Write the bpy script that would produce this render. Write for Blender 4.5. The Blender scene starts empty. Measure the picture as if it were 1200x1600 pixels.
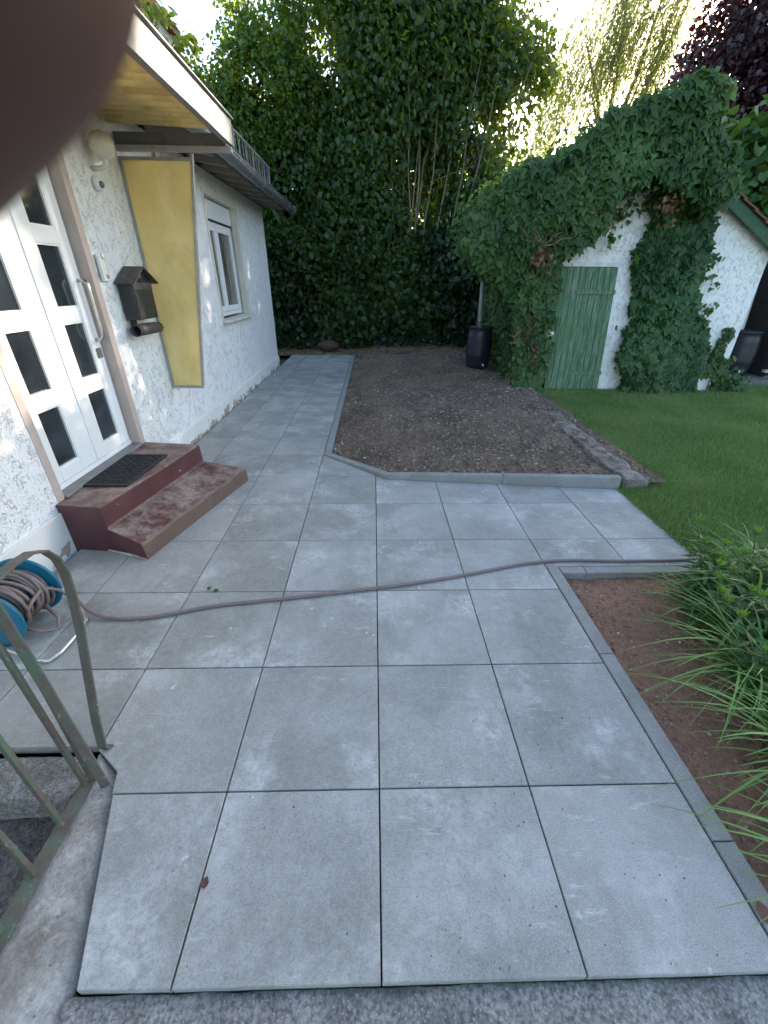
import bpy, bmesh, math, random
import numpy as np
from mathutils import Vector, Matrix

S = bpy.context.scene
COL = S.collection
rad = math.radians
RNG = np.random.default_rng(7)
random.seed(7)

# ------------------------------------------------------------------ camera
CAM = np.array([-0.01648, -0.89072, 1.75909])
PITCH, ROLL, YAW, FPX = 0.51116, 0.009737, -0.027286, 644.27
def cam_axes():
    F = np.array([0, 1, 0.]); R = np.array([1, 0, 0.]); U = np.array([0, 0, 1.])
    c, s = math.cos(YAW), math.sin(YAW)
    rz = lambda v: np.array([v[0]*c - v[1]*s, v[0]*s + v[1]*c, v[2]])
    F, R = rz(F), rz(R)
    c, s = math.cos(PITCH), math.sin(PITCH)
    F, U = F*c - U*s, U*c + F*s
    c, s = math.cos(ROLL), math.sin(ROLL)
    R, U = R*c + U*s, U*c - R*s
    return F, R, U
CF, CR, CU = cam_axes()
camd = bpy.data.cameras.new('camera'); cam = bpy.data.objects.new('camera', camd); COL.objects.link(cam)
M = Matrix(((CR[0], CU[0], -CF[0], CAM[0]), (CR[1], CU[1], -CF[1], CAM[1]), (CR[2], CU[2], -CF[2], CAM[2]), (0, 0, 0, 1)))
cam.matrix_world = M
camd.sensor_fit = 'VERTICAL'; camd.sensor_height = 36.0; camd.sensor_width = 27.0
camd.lens = FPX/1600*36.0
camd.clip_start = 0.001; camd.clip_end = 600
camd.dof.use_dof = True; camd.dof.focus_distance = 3.5; camd.dof.aperture_fstop = 20
S.camera = cam

# ------------------------------------------------------------------ world, sun, exposure
SUN_EL, SUN_AZ = rad(17.5), rad(36.5)
w = bpy.data.worlds.new('World'); S.world = w; w.use_nodes = True
nt = w.node_tree; sk = nt.nodes.new('ShaderNodeTexSky'); sk.sky_type = 'NISHITA'; sk.sun_disc = False
sk.sun_elevation = SUN_EL; sk.sun_rotation = SUN_AZ; sk.air_density = 1.0; sk.dust_density = 1.5; sk.ozone_density = 0.85
nt.links.new(sk.outputs[0], nt.nodes['Background'].inputs[0]); nt.nodes['Background'].inputs[1].default_value = 0.15
sd = bpy.data.lights.new('sun', 'SUN'); sun = bpy.data.objects.new('sun', sd); COL.objects.link(sun)
sd.energy = 5.0; sd.angle = rad(0.5); sd.color = (1.0, 0.86, 0.68)
sdir = Vector((math.sin(SUN_AZ)*math.cos(SUN_EL), math.cos(SUN_AZ)*math.cos(SUN_EL), math.sin(SUN_EL)))
sun.rotation_euler = sdir.to_track_quat('Z', 'Y').to_euler(); sun.location = (6, 10, 12)
S.view_settings.view_transform = 'Standard'; S.view_settings.look = 'None'
S.view_settings.exposure = 2.05; S.view_settings.gamma = 1.0
S.cycles.max_bounces = 8; S.cycles.diffuse_bounces = 4; S.cycles.transmission_bounces = 6
S.cycles.use_denoising = True

# ------------------------------------------------------------------ helpers
def tag(o, label=None, cat=None, group=None, kind=None):
    if label: o['label'] = label
    if cat: o['category'] = cat
    if group: o['group'] = group
    if kind: o['kind'] = kind
    return o
def empty(name, loc, label, cat, group=None):
    o = bpy.data.objects.new(name, None); COL.objects.link(o); o.location = loc; o.empty_display_size = 0.1
    return tag(o, label, cat, group)
def link_mesh(name, me, mat=None, parent=None, smooth=False):
    o = bpy.data.objects.new(name, me); COL.objects.link(o)
    if mat: me.materials.append(mat)
    if smooth: me.polygons.foreach_set('use_smooth', np.ones(len(me.polygons), bool))
    if parent is not None:
        o.parent = parent; o.matrix_parent_inverse = Matrix.Translation(-Vector(parent.location))
    return o
def np_mesh(name, V, loops, starts, mat, parent=None, smooth=False):
    V = np.asarray(V, np.float32); me = bpy.data.meshes.new(name)
    me.vertices.add(len(V)); me.vertices.foreach_set('co', V.ravel())
    me.loops.add(len(loops)); me.loops.foreach_set('vertex_index', np.asarray(loops, np.int32))
    me.polygons.add(len(starts)); me.polygons.foreach_set('loop_start', np.asarray(starts, np.int32))
    me.update(calc_edges=True); me.validate()
    return link_mesh(name, me, mat, parent, smooth)

class MB:
    def __init__(s): s.v = []; s.f = []
    def add(s, vs, fs):
        n = len(s.v); s.v += [tuple(map(float, v)) for v in vs]; s.f += [tuple(i+n for i in f) for f in fs]; return s
    def box(s, x0, x1, y0, y1, z0, z1):
        x0, x1 = min(x0, x1), max(x0, x1); y0, y1 = min(y0, y1), max(y0, y1); z0, z1 = min(z0, z1), max(z0, z1)
        return s.add([(x0,y0,z0),(x1,y0,z0),(x1,y1,z0),(x0,y1,z0),(x0,y0,z1),(x1,y0,z1),(x1,y1,z1),(x0,y1,z1)],
                     [(0,3,2,1),(4,5,6,7),(0,1,5,4),(1,2,6,5),(2,3,7,6),(3,0,4,7)])
    def hexa(s, b, t):   # bottom 4, top 4 (ccw seen from above)
        return s.add(list(b)+list(t), [(0,3,2,1),(4,5,6,7),(0,1,5,4),(1,2,6,5),(2,3,7,6),(3,0,4,7)])
    def prism(s, poly, z0, z1, cham=0.0):
        n = len(poly); b = [(x, y, z0) for x, y in poly]
        if cham:
            ins = inset(poly, cham)
            m = [(x, y, z1-cham) for x, y in poly]; t = [(x, y, z1) for x, y in ins]
            vs = b+m+t; fs = [tuple(range(2*n, 3*n)), tuple(reversed(range(n)))]
            for k in (0, 1):
                fs += [(k*n+i, k*n+(i+1) % n, (k+1)*n+(i+1) % n, (k+1)*n+i) for i in range(n)]
        else:
            vs = b+[(x, y, z1) for x, y in poly]
            fs = [tuple(range(n, 2*n)), tuple(reversed(range(n)))] + [(i, (i+1) % n, n+(i+1) % n, n+i) for i in range(n)]
        return s.add(vs, fs)
    def tube(s, pts, r, n=8, caps=True, flat=1.0):
        pts = [Vector(p) for p in pts]; m = len(pts); rs = r if hasattr(r, '__len__') else [r]*m
        T = []
        for i in range(m):
            a = pts[max(0, i-1)]; b = pts[min(m-1, i+1)]; t = (b-a)
            T.append(t.normalized() if t.length > 1e-9 else Vector((0, 0, 1)))
        up = Vector((0, 0, 1)) if abs(T[0].z) < .9 else Vector((1, 0, 0))
        u = T[0].cross(up).normalized(); vs = []; fs = []
        for i in range(m):
            u = (u - T[i]*u.dot(T[i])).normalized(); v = T[i].cross(u)
            for k in range(n):
                a = 2*math.pi*k/n; vs.append(pts[i] + u*math.cos(a)*rs[i] + v*math.sin(a)*rs[i]*flat)
        for i in range(m-1):
            for k in range(n):
                a = i*n+k; b = i*n+(k+1) % n; fs.append((a, b, b+n, a+n))
        if caps: fs += [tuple(reversed(range(n))), tuple(range((m-1)*n, m*n))]
        return s.add(vs, fs)
    def flatbar(s, pts, w, t, side):    # bar of width w across 'side' direction
        pts = [Vector(p) for p in pts]; side = Vector(side).normalized(); m = len(pts); vs = []; fs = []
        for i in range(m):
            d = (pts[min(m-1, i+1)]-pts[max(0, i-1)]).normalized(); nrm = d.cross(side).normalized()
            for a, b in ((-1, -1), (1, -1), (1, 1), (-1, 1)): vs.append(pts[i]+side*a*w/2+nrm*b*t/2)
        for i in range(m-1):
            for k in range(4):
                a = i*4+k; b = i*4+(k+1) % 4; fs.append((a, b, b+4, a+4))
        fs += [(3, 2, 1, 0), tuple(range((m-1)*4, m*4))]
        return s.add(vs, fs)
    def lathe(s, prof, c, n=32, axis='z'):
        vs = []; fs = []; m = len(prof)
        for r, h in prof:
            for k in range(n):
                a = 2*math.pi*k/n; p = (r*math.cos(a), r*math.sin(a), h)
                if axis == 'y': p = (p[0], p[2], p[1])
                if axis == 'x': p = (p[2], p[0], p[1])
                vs.append((c[0]+p[0], c[1]+p[1], c[2]+p[2]))
        for i in range(m-1):
            for k in range(n):
                a = i*n+k; b = i*n+(k+1) % n; fs.append((a, b, b+n, a+n))
        fs += [tuple(reversed(range(n))), tuple(range((m-1)*n, m*n))]
        return s.add(vs, fs)
    def build(s, name, mat, parent=None, smooth=False, bevel=0, segs=2):
        me = bpy.data.meshes.new(name); me.from_pydata(s.v, [], s.f); me.validate()
        bm = bmesh.new(); bm.from_mesh(me); bmesh.ops.recalc_face_normals(bm, faces=bm.faces); bm.to_mesh(me); bm.free()
        o = link_mesh(name, me, mat, parent, smooth)
        if bevel:
            b = o.modifiers.new('bevel', 'BEVEL'); b.width = bevel; b.segments = segs; b.limit_method = 'ANGLE'; b.angle_limit = rad(35)
        return o
def inset(poly, d):
    n = len(poly); out = []
    for i in range(n):
        p0, p1, p2 = [np.array(poly[j % n], float) for j in (i-1, i, i+1)]
        e1 = p1-p0; e2 = p2-p1; e1 /= max(1e-9, np.linalg.norm(e1)); e2 /= max(1e-9, np.linalg.norm(e2))
        n1 = np.array([-e1[1], e1[0]]); n2 = np.array([-e2[1], e2[0]])
        b = n1+n2; k = b@n1
        out.append(tuple(p1 + b*d/max(k, .3)))
    return out
def area(p): return .5*sum(p[i][0]*p[(i+1) % len(p)][1]-p[(i+1) % len(p)][0]*p[i][1] for i in range(len(p)))
def clip(poly, a, b):   # keep left of line a->b
    out = []; n = len(poly)
    f = lambda p: (b[0]-a[0])*(p[1]-a[1])-(b[1]-a[1])*(p[0]-a[0])
    for i in range(n):
        p, q = poly[i], poly[(i+1) % n]; fp, fq = f(p), f(q)
        if fp >= 0: out.append(p)
        if (fp >= 0) != (fq >= 0):
            t = fp/(fp-fq); out.append((p[0]+(q[0]-p[0])*t, p[1]+(q[1]-p[1])*t))
    o2 = []
    for p in out:
        if not o2 or math.hypot(p[0]-o2[-1][0], p[1]-o2[-1][1]) > .004: o2.append(p)
    if len(o2) > 1 and math.hypot(o2[0][0]-o2[-1][0], o2[0][1]-o2[-1][1]) < .004: o2.pop()
    return o2
def in_poly(x, z, poly):
    ins = np.zeros(len(x), bool); n = len(poly)
    for i in range(n):
        x0, z0 = poly[i]; x1, z1 = poly[(i+1) % n]
        c = ((z0 > z) != (z1 > z)) & (x < (x1-x0)*(z-z0)/((z1-z0) if z1 != z0 else 1e-9)+x0); ins ^= c
    return ins
_perm = np.random.default_rng(3).random(65536)
def vnoise(x, y, z=0.0):
    x, y, z = np.broadcast_arrays(np.asarray(x, float), np.asarray(y, float), np.asarray(z, float))
    xi, yi, zi = np.floor(x).astype(int), np.floor(y).astype(int), np.floor(z).astype(int)
    fx, fy, fz = x-xi, y-yi, z-zi; fx = fx*fx*(3-2*fx); fy = fy*fy*(3-2*fy); fz = fz*fz*(3-2*fz)
    h = lambda a, b, c: _perm[(a*73856093 ^ b*19349663 ^ c*83492791) & 65535]
    l = lambda a, b, t: a+(b-a)*t
    z0 = l(l(h(xi, yi, zi), h(xi+1, yi, zi), fx), l(h(xi, yi+1, zi), h(xi+1, yi+1, zi), fx), fy)
    z1 = l(l(h(xi, yi, zi+1), h(xi+1, yi, zi+1), fx), l(h(xi, yi+1, zi+1), h(xi+1, yi+1, zi+1), fx), fy)
    return l(z0, z1, fz)
def fbm(x, y, z=0.0, o=4):
    r = 0; a = .5
    for k in range(o):
        r = r+a*vnoise(np.asarray(x)*2**k+k*17.3, np.asarray(y)*2**k+k*9.1, np.asarray(z)*2**k+k*5.7); a *= .5
    return r

# ------------------------------------------------------------------ materials
class NT:
    def __init__(s, name):
        s.m = bpy.data.materials.new(name); s.m.use_nodes = True; s.t = s.m.node_tree; s.b = s.t.nodes['Principled BSDF']; s.out = s.t.nodes['Material Output']
        s._c = None
    def n(s, ty, **k):
        nd = s.t.nodes.new(ty)
        for a, b in k.items():
            if a.startswith('i_'):
                key = a[2:]; key = int(key) if key.isdigit() else key
                nd.inputs[key].default_value = b
            else: setattr(nd, a, b)
        return nd
    def l(s, a, b): s.t.links.new(a, b)
    def coords(s):
        if s._c is None:
            tc = s.n('ShaderNodeTexCoord'); s._c = tc.outputs['Object']
        return s._c
    def vec(s, scale=(1, 1, 1), island=False):
        mp = s.n('ShaderNodeMapping'); mp.inputs['Scale'].default_value = scale; s.l(s.coords(), mp.inputs[0])
        if island:
            g = s.n('ShaderNodeNewGeometry'); mu = s.n('ShaderNodeMath', operation='MULTIPLY'); mu.inputs[1].default_value = 83.0
            s.l(g.outputs['Random Per Island'], mu.inputs[0]); cb = s.n('ShaderNodeCombineXYZ')
            s.l(mu.outputs[0], cb.inputs[0]); s.l(mu.outputs[0], cb.inputs[2]); s.l(cb.outputs[0], mp.inputs['Location'])
        return mp.outputs[0]
    def noise(s, scale, detail=4, rough=.55, dist=0., v=None):
        nd = s.n('ShaderNodeTexNoise'); nd.inputs['Scale'].default_value = scale; nd.inputs['Detail'].default_value = detail
        nd.inputs['Roughness'].default_value = rough; nd.inputs['Distortion'].default_value = dist
        s.l(v if v is not None else s.coords(), nd.inputs['Vector']); return nd.outputs[0]
    def voro(s, scale, v=None, out='Distance', feature='F1'):
        nd = s.n('ShaderNodeTexVoronoi'); nd.feature = feature; nd.inputs['Scale'].default_value = scale
        s.l(v if v is not None else s.coords(), nd.inputs['Vector']); return nd.outputs[out]
    def ramp(s, fac, stops, interp='LINEAR'):
        r = s.n('ShaderNodeValToRGB'); r.color_ramp.interpolation = interp; e = r.color_ramp.elements
        while len(e) < len(stops): e.new(0.5)
        for el, (p, c) in zip(e, stops):
            el.position = p; el.color = (c, c, c, 1) if not hasattr(c, '__len__') else (*c, 1)
        s.l(fac, r.inputs[0]); return r.outputs[0]
    def mix(s, fac, a, b, mode='MIX'):
        m = s.n('ShaderNodeMix', data_type='RGBA', blend_type=mode)
        for sock, val in ((m.inputs[0], fac), (m.inputs[6], a), (m.inputs[7], b)):
            if hasattr(val, 'is_output'): s.l(val, sock)
            elif hasattr(val, '__len__'): sock.default_value = (*val, 1)
            else: sock.default_value = val if sock is m.inputs[0] else (val, val, val, 1)
        return m.outputs[2]
    def math(s, op, a, b=0.0, c=None):
        m = s.n('ShaderNodeMath', operation=op)
        for i, val in enumerate((a, b) if c is None else (a, b, c)):
            if hasattr(val, 'is_output'): s.l(val, m.inputs[i])
            else: m.inputs[i].default_value = val
        return m.outputs[0]
    def bump(s, h, strength=.5, dist=.01, normal=None):
        b = s.n('ShaderNodeBump'); b.inputs['Strength'].default_value = strength; b.inputs['Distance'].default_value = dist
        s.l(h, b.inputs['Height'])
        if normal is not None: s.l(normal, b.inputs['Normal'])
        return b.outputs[0]
    def sep(s):
        x = s.n('ShaderNodeSeparateXYZ'); s.l(s.coords(), x.inputs[0]); return x.outputs
    def island(s):
        return s.n('ShaderNodeNewGeometry').outputs['Random Per Island']
    def done(s, col=None, rough=None, normal=None, metal=None, spec=None):
        for key, val in (('Base Color', col), ('Roughness', rough), ('Normal', normal), ('Metallic', metal), ('Specular IOR Level', spec)):
            if val is None: continue
            if hasattr(val, 'is_output'): s.l(val, s.b.inputs[key])
            elif hasattr(val, '__len__'): s.b.inputs[key].default_value = (*val, 1)
            else: s.b.inputs[key].default_value = val
        return s.m

def mat_paving():
    m = NT('paving'); v = m.vec(island=True); isl = m.island()
    base = m.ramp(isl, [(0, (.215, .216, .200)), (.25, (.30, .30, .28)), (.5, (.235, .234, .214)), (.75, (.325, .325, .305)), (1, (.26, .26, .24))])
    big = m.noise(2.0, 6, .62, .2, v); col = m.mix(m.ramp(big, [(.40, 0), (.62, .8)]), base, (.41, .412, .40))
    dk = m.noise(1.5, 5, .62, .3, m.vec((1.3, 1, 1), True)); col = m.mix(m.ramp(dk, [(.48, 0), (.7, .45)]), col, (.19, .19, .18))
    fine = m.noise(190, 4, .85, 0, v); col = m.mix(m.ramp(fine, [(.38, .55), (.52, 0)]), col, (.13, .13, .12)); col = m.mix(m.ramp(fine, [(.55, 0), (.68, .45)]), col, (.52, .53, .52))
    mid = m.noise(34, 6, .8, 0, v); col = m.mix(m.ramp(mid, [(.45, 0), (.7, .3)]), col, (.47, .47, .46))
    # lime bloom: soft clouds, brushed streaks and small spots
    bm_ = m.math('MULTIPLY', m.ramp(m.noise(2.3, 3, .6, 0, v), [(.52, 0), (.68, 1)]), m.ramp(m.noise(26, 8, .85, 0, v), [(.40, 0), (.66, 1)]))
    col = m.mix(m.math('MULTIPLY', bm_, .85), col, (.62, .63, .63))
    st = m.math('MULTIPLY', m.ramp(m.noise(7, 7, .78, .15, m.vec((1, 4.5, 1), True)), [(.57, 0), (.72, 1)]), m.ramp(m.noise(3.1, 2, .5, 0, m.vec((1, 1.7, 1), True)), [(.5, 0), (.62, 1)]))
    col = m.mix(m.math('MULTIPLY', st, .75), col, (.64, .65, .65))
    wv = m.n('ShaderNodeVectorMath', operation='ADD'); nz = m.n('ShaderNodeTexNoise'); nz.inputs['Scale'].default_value = 30; m.l(v, nz.inputs['Vector'])
    sc = m.n('ShaderNodeVectorMath', operation='SCALE'); sc.inputs['Scale'].default_value = .05; m.l(nz.outputs[1], sc.inputs[0]); m.l(v, wv.inputs[0]); m.l(sc.outputs[0], wv.inputs[1])
    sp = m.voro(11, wv.outputs[0]); col = m.mix(m.math('MULTIPLY', m.ramp(sp, [(.07, .75), (.14, 0)]), m.ramp(m.noise(2.7, 2, .5, 0, v), [(.54, 0), (.6, 1)])), col, (.62, .63, .64))
    ds = m.voro(7.5, v); col = m.mix(m.ramp(ds, [(.018, .8), (.03, 0)]), col, (.07, .06, .05))
    return m.done(col, m.ramp(big, [(.3, .8), (.7, .62)]), m.bump(m.noise(300, 3, .75, 0, v), .3, .002), spec=.35)
def mat_kerb():
    m = NT('kerb_concrete'); v = m.vec(island=True)
    col = m.mix(m.ramp(m.noise(6, 5, .65, .4, v), [(.35, 0), (.7, .7)]), (.24, .24, .225), (.36, .36, .34))
    col = m.mix(m.ramp(m.noise(170, 4, .85, 0, v), [(.38, .6), (.54, 0)]), col, (.10, .10, .095))
    col = m.mix(m.ramp(m.voro(22, v), [(.04, .6), (.1, 0)]), col, (.5, .5, .5))
    return m.done(col, .85, m.bump(m.noise(150, 3, .7, 0, v), .4, .003))
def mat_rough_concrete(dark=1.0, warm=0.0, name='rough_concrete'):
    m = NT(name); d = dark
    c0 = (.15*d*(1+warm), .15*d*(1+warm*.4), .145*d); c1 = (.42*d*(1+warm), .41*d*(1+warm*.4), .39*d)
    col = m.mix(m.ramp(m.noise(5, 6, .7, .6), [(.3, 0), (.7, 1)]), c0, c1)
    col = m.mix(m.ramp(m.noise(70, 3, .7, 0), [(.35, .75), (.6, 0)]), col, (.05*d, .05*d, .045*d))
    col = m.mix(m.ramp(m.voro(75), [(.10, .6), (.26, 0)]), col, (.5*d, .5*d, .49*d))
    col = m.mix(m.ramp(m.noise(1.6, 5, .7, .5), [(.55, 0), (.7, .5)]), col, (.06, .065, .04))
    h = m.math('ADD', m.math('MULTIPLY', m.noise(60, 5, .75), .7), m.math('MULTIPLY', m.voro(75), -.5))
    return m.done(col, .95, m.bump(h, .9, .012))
def mat_cheek():
    m = NT('weathered_concrete')
    col = m.mix(m.ramp(m.noise(4.5, 7, .72, .4), [(.36, 0), (.62, 1)]), (.27, .245, .215), (.60, .59, .56))
    col = m.mix(m.ramp(m.noise(6, 7, .75, .5), [(.52, 0), (.66, .75)]), col, (.17, .125, .095))
    col = m.mix(m.ramp(m.noise(60, 5, .8), [(.35, .5), (.6, 0)]), col, (.12, .11, .10))
    col = m.mix(m.ramp(m.voro(24), [(.05, .8), (.12, 0)]), col, (.07, .06, .05))
    return m.done(col, .92, m.bump(m.noise(50, 7, .8), .9, .012))
def mat_stucco(name, peel=False):
    m = NT(name); v = m.vec((1, 1, .8))
    n = m.noise(24, 2, .5, 1.3, v); g = m.math('ABSOLUTE', m.math('SUBTRACT', n, .5))
    groove = m.ramp(g, [(0, 1), (.035, 0)]); n2 = m.ramp(m.noise(15, 2, .5, .5, v), [(.46, 0), (.58, 1)])
    gr = m.math('MULTIPLY', groove, n2)
    lump = m.noise(48, 4, .65, .8, v)
    h = m.math('SUBTRACT', m.math('MULTIPLY', lump, 1.2), m.math('MULTIPLY', gr, 1.0))
    col = m.mix(m.math('MULTIPLY', gr, .13), (.86, .86, .86), (.42, .41, .39))
    col = m.mix(m.ramp(m.noise(1.4, 5, .65), [(.5, 0), (.85, .25)]), col, (.66, .65, .61))
    return m.done(col, .9, m.bump(h, .9, .010))
def mat_plinth():
    m = NT('plinth_paint'); z = m.sep()[2]
    col = m.mix(m.ramp(m.noise(3, 5, .6), [(.4, 0), (.75, .5)]), (.78, .77, .74), (.58, .56, .52))
    low = m.ramp(z, [(.0, .25), (.22, 0)]); pe = m.math('ADD', m.noise(7, 6, .6, .4), low)
    k = m.ramp(pe, [(.745, 0), (.755, 1)])
    col = m.mix(k, col, m.mix(m.noise(22, 3, .6), (.30, .25, .19), (.46, .40, .32)))
    return m.done(col, .88, m.bump(m.math('SUBTRACT', m.math('MULTIPLY', m.noise(26, 4, .6), .3), k), .5, .01))
def mat_plain(name, col, rough=.5, metal=0., var=.15, scale=8, bump=0, spec=None, dirt=None):
    m = NT(name); c2 = tuple(max(0, c*(1-var*2)) for c in col)
    cc = m.mix(m.ramp(m.noise(scale, 5, .6, .3), [(.4, 0), (.75, 1)]), col, c2)
    if dirt: cc = m.mix(m.ramp(m.noise(scale*.6, 6, .7, .8), [(.52, 0), (.68, .8)]), cc, dirt)
    nrm = m.bump(m.noise(scale*12, 3, .6), bump, .003) if bump else None
    return m.done(cc, m.ramp(m.noise(scale*1.5, 3), [(.3, rough*.85), (.7, min(1, rough*1.15))]), nrm, metal, spec)
def mat_redpaint():
    m = NT('worn_red_paint'); v = m.vec((1, 1, 1))
    red = m.mix(m.ramp(m.noise(4, 4, .6), [(.35, 0), (.7, 1)]), (.080, .024, .028), (.110, .040, .042))
    g = m.n('ShaderNodeNewGeometry'); sx = m.n('ShaderNodeSeparateXYZ'); m.l(g.outputs['Normal'], sx.inputs[0])
    up = m.ramp(sx.outputs[2], [(.5, 0), (.9, 1)])          # foot traffic wears the treads
    tread = m.ramp(m.noise(4.5, 9, .82, .1, v), [(.42, 0), (.58, .9)])
    chip = m.ramp(m.noise(9, 6, .65, .4, v), [(.69, 0), (.70, 1)])
    wear = m.math('MULTIPLY', up, tread)
    col = m.mix(wear, red, m.mix(m.noise(60, 3, .7), (.20, .155, .125), (.40, .33, .28)))
    # the bare front edge of the lower step
    fr = m.ramp(sx.outputs[0], [(.55, 0), (.8, 1)]); zz = m.ramp(m.sep()[2], [(.125, 1), (.135, 0)])
    col = m.mix(m.math('MULTIPLY', m.math('MULTIPLY', fr, zz), .85), col, m.mix(m.noise(14, 5, .7), (.09, .055, .04), (.17, .12, .09)))
    col = m.mix(m.math('MULTIPLY', chip, .7), col, (.55, .53, .5))
    return m.done(col, m.mix(wear, .45, .85), m.bump(m.math('ADD', m.noise(50, 4, .7), wear), .3, .004))
def mat_soil(name, a, b, c):
    m = NT(name)
    col = m.mix(m.ramp(m.noise(1.6, 6, .7, .4), [(.40, 0), (.60, 1)]), a, b)
    col = m.mix(m.ramp(m.noise(38, 5, .75), [(.42, 0), (.62, .85)]), col, c)
    col = m.mix(m.ramp(m.voro(48), [(.13, .8), (.22, 0)]), col, m.mix(m.noise(14, 1), (.16, .14, .12), (.42, .40, .36)))
    h = m.math('ADD', m.noise(30, 7, .78), m.math('MULTIPLY', m.voro(42), -.35))
    return m.done(col, .97, m.bump(h, 1., .03), spec=.2)
def mat_leaf(name, cols, trans, tmix=.35, rough=.42, spec=.5, yellow=0.0):
    m = NT(name); isl = m.island()
    n = len(cols); col = m.ramp(isl, [(i/(n-1), c) for i, c in enumerate(cols)])
    pos = m.noise(1.1, 2, .5); col = m.mix(m.ramp(pos, [(.3, .0), (.7, .5)]), col, tuple(c*1.5 for c in cols[-1]))
    m.done(col, rough, spec=spec)
    t = m.n('ShaderNodeBsdfTranslucent'); t.inputs[0].default_value = (*trans, 1)
    mx = m.n('ShaderNodeMixShader'); mx.inputs[0].default_value = tmix
    m.l(m.b.outputs[0], mx.inputs[1]); m.l(t.outputs[0], mx.inputs[2]); m.l(mx.outputs[0], m.out.inputs[0])
    return m.m
def mat_bark(name, a, b):
    m = NT(name); v = m.vec((1, 1, .25))
    return m.done(m.mix(m.noise(25, 5, .7, .5, v), a, b), .9, m.bump(m.noise(60, 4, .7, 0, v), .6, .01))
def mat_panel():
    m = NT('yellow_fibreglass')
    v = m.vec((1.2, 1, .5))
    col = m.mix(m.ramp(m.noise(2.2, 6, .7, 1.5, v), [(.32, 0), (.7, 1)]), (.80, .68, .32), (.93, .85, .54))
    col = m.mix(m.ramp(m.noise(28, 4, .6, 2.0, m.vec((1, 1, .45))), [(.58, 0), (.72, .2)]), col, (.5, .4, .16))
    m.done(col, .4, m.bump(m.noise(40, 3, .6, 1.), .15, .004))
    t = m.n('ShaderNodeBsdfTranslucent'); m.l(col, t.inputs[0]); mx = m.n('ShaderNodeMixShader'); mx.inputs[0].default_value = .55
    m.l(m.b.outputs[0], mx.inputs[1]); m.l(t.outputs[0], mx.inputs[2]); m.l(mx.outputs[0], m.out.inputs[0]); return m.m
def mat_corrugated():
    m = NT('yellow_corrugated')
    col = m.mix(m.ramp(m.noise(3.2, 6, .7, 1.5, m.vec((.8, 1.5, 1))), [(.42, 0), (.72, 1)]), (.80, .66, .33), (.50, .34, .12))
    m.done(col, .5)
    t = m.n('ShaderNodeBsdfTranslucent'); m.l(col, t.inputs[0]); mx = m.n('ShaderNodeMixShader'); mx.inputs[0].default_value = .5
    m.l(m.b.outputs[0], mx.inputs[1]); m.l(t.outputs[0], mx.inputs[2]); m.l(mx.outputs[0], m.out.inputs[0]); return m.m
def mat_glass(name='dark_glass', tint=(.02, .025, .03)):
    m = NT(name)
    return m.done(m.mix(m.ramp(m.noise(1.5, 3), [(.4, 0), (.7, 1)]), tint, tuple(t*2.2 for t in tint)), .06, spec=.8)
def mat_greenwood():
    m = NT('flaking_green_boards'); v = m.vec((9, 1, .9)); isl = m.island()
    base = m.mix(m.ramp(isl, [(0, 0), (1, 1)]), (.055, .14, .065), (.085, .19, .09))
    fl = m.noise(3.6, 7, .72, .5, v); k = m.ramp(fl, [(.49, 0), (.58, .8)])
    col = m.mix(k, base, m.mix(m.noise(9, 3), (.19, .24, .20), (.28, .30, .27)))
    return m.done(col, .8, m.bump(m.math('SUBTRACT', m.noise(8, 5, .7, 0, m.vec((20, 1, 1.))), k), .5, .004))
def mat_railpaint():
    m = NT('chipped_green_paint'); v = m.vec((1, 1, .5))
    k = m.ramp(m.noise(14, 8, .78, .4, v), [(.44, 0), (.54, .9)]); k2 = m.ramp(m.noise(30, 7, .8, .3, v), [(.60, 0), (.68, .7)])
    col = m.mix(k, (.085, .125, .09), m.mix(m.noise(30, 3), (.07, .045, .04), (.16, .12, .105)))
    col = m.mix(k2, col, (.36, .37, .36))
    return m.done(col, .65, m.bump(m.math('ADD', k, k2), .5, .002))
def mat_tile():
    m = NT('old_roof_tiles'); return m.done(m.mix(m.noise(6, 5, .7), (.10, .045, .035), (.20, .10, .075)), .9, m.bump(m.noise(40, 4), .5, .01))

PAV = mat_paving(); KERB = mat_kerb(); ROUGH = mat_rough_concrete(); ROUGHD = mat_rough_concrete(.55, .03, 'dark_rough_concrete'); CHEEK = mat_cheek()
STUC = mat_stucco('white_stucco'); STUC2 = mat_stucco('shed_stucco'); PLINTH = mat_plinth()
_u = NT('white_upvc'); UPVC = _u.done((.80, .81, .82), .5, _u.bump(_u.noise(5, 2), .05, .002), spec=.35); PINK = mat_plain('pinkish_trim', (.50, .41, .37), .8, var=.08, bump=.3)
CREAM = mat_plain('cream_trim', (.66, .62, .54), .8, var=.06, bump=.3)
STEEL = mat_plain('steel', (.62, .62, .62), .25, 1., .05); ALU = mat_plain('weathered_aluminium', (.26, .26, .26), .65, .1, .2, 5, dirt=(.16, .145, .13))
ZINC = mat_plain('zinc', (.28, .30, .32), .45, .55, .15, 4); REDP = mat_redpaint(); RUBBER = mat_plain('black_rubber', (.022, .023, .025), .65, var=.1)
GLASS = mat_glass(); PANEL = mat_panel(); CORR = mat_corrugated(); TILE = mat_tile(); GREENW = mat_greenwood(); RAILP = mat_railpaint()
BARREL = mat_plain('barrel_plastic', (.014, .02, .033), .42, var=.1, scale=3, dirt=(.035, .04, .05)); WHITEP = mat_plain('white_plastic', (.72, .72, .70), .4, var=.04)
GREYWOOD = mat_plain('grey_paint', (.42, .40, .38), .75, var=.1, dirt=(.25, .22, .2)); DARKWOOD = mat_plain('dark_boards', (.025, .02, .018), .85, var=.2)
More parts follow.
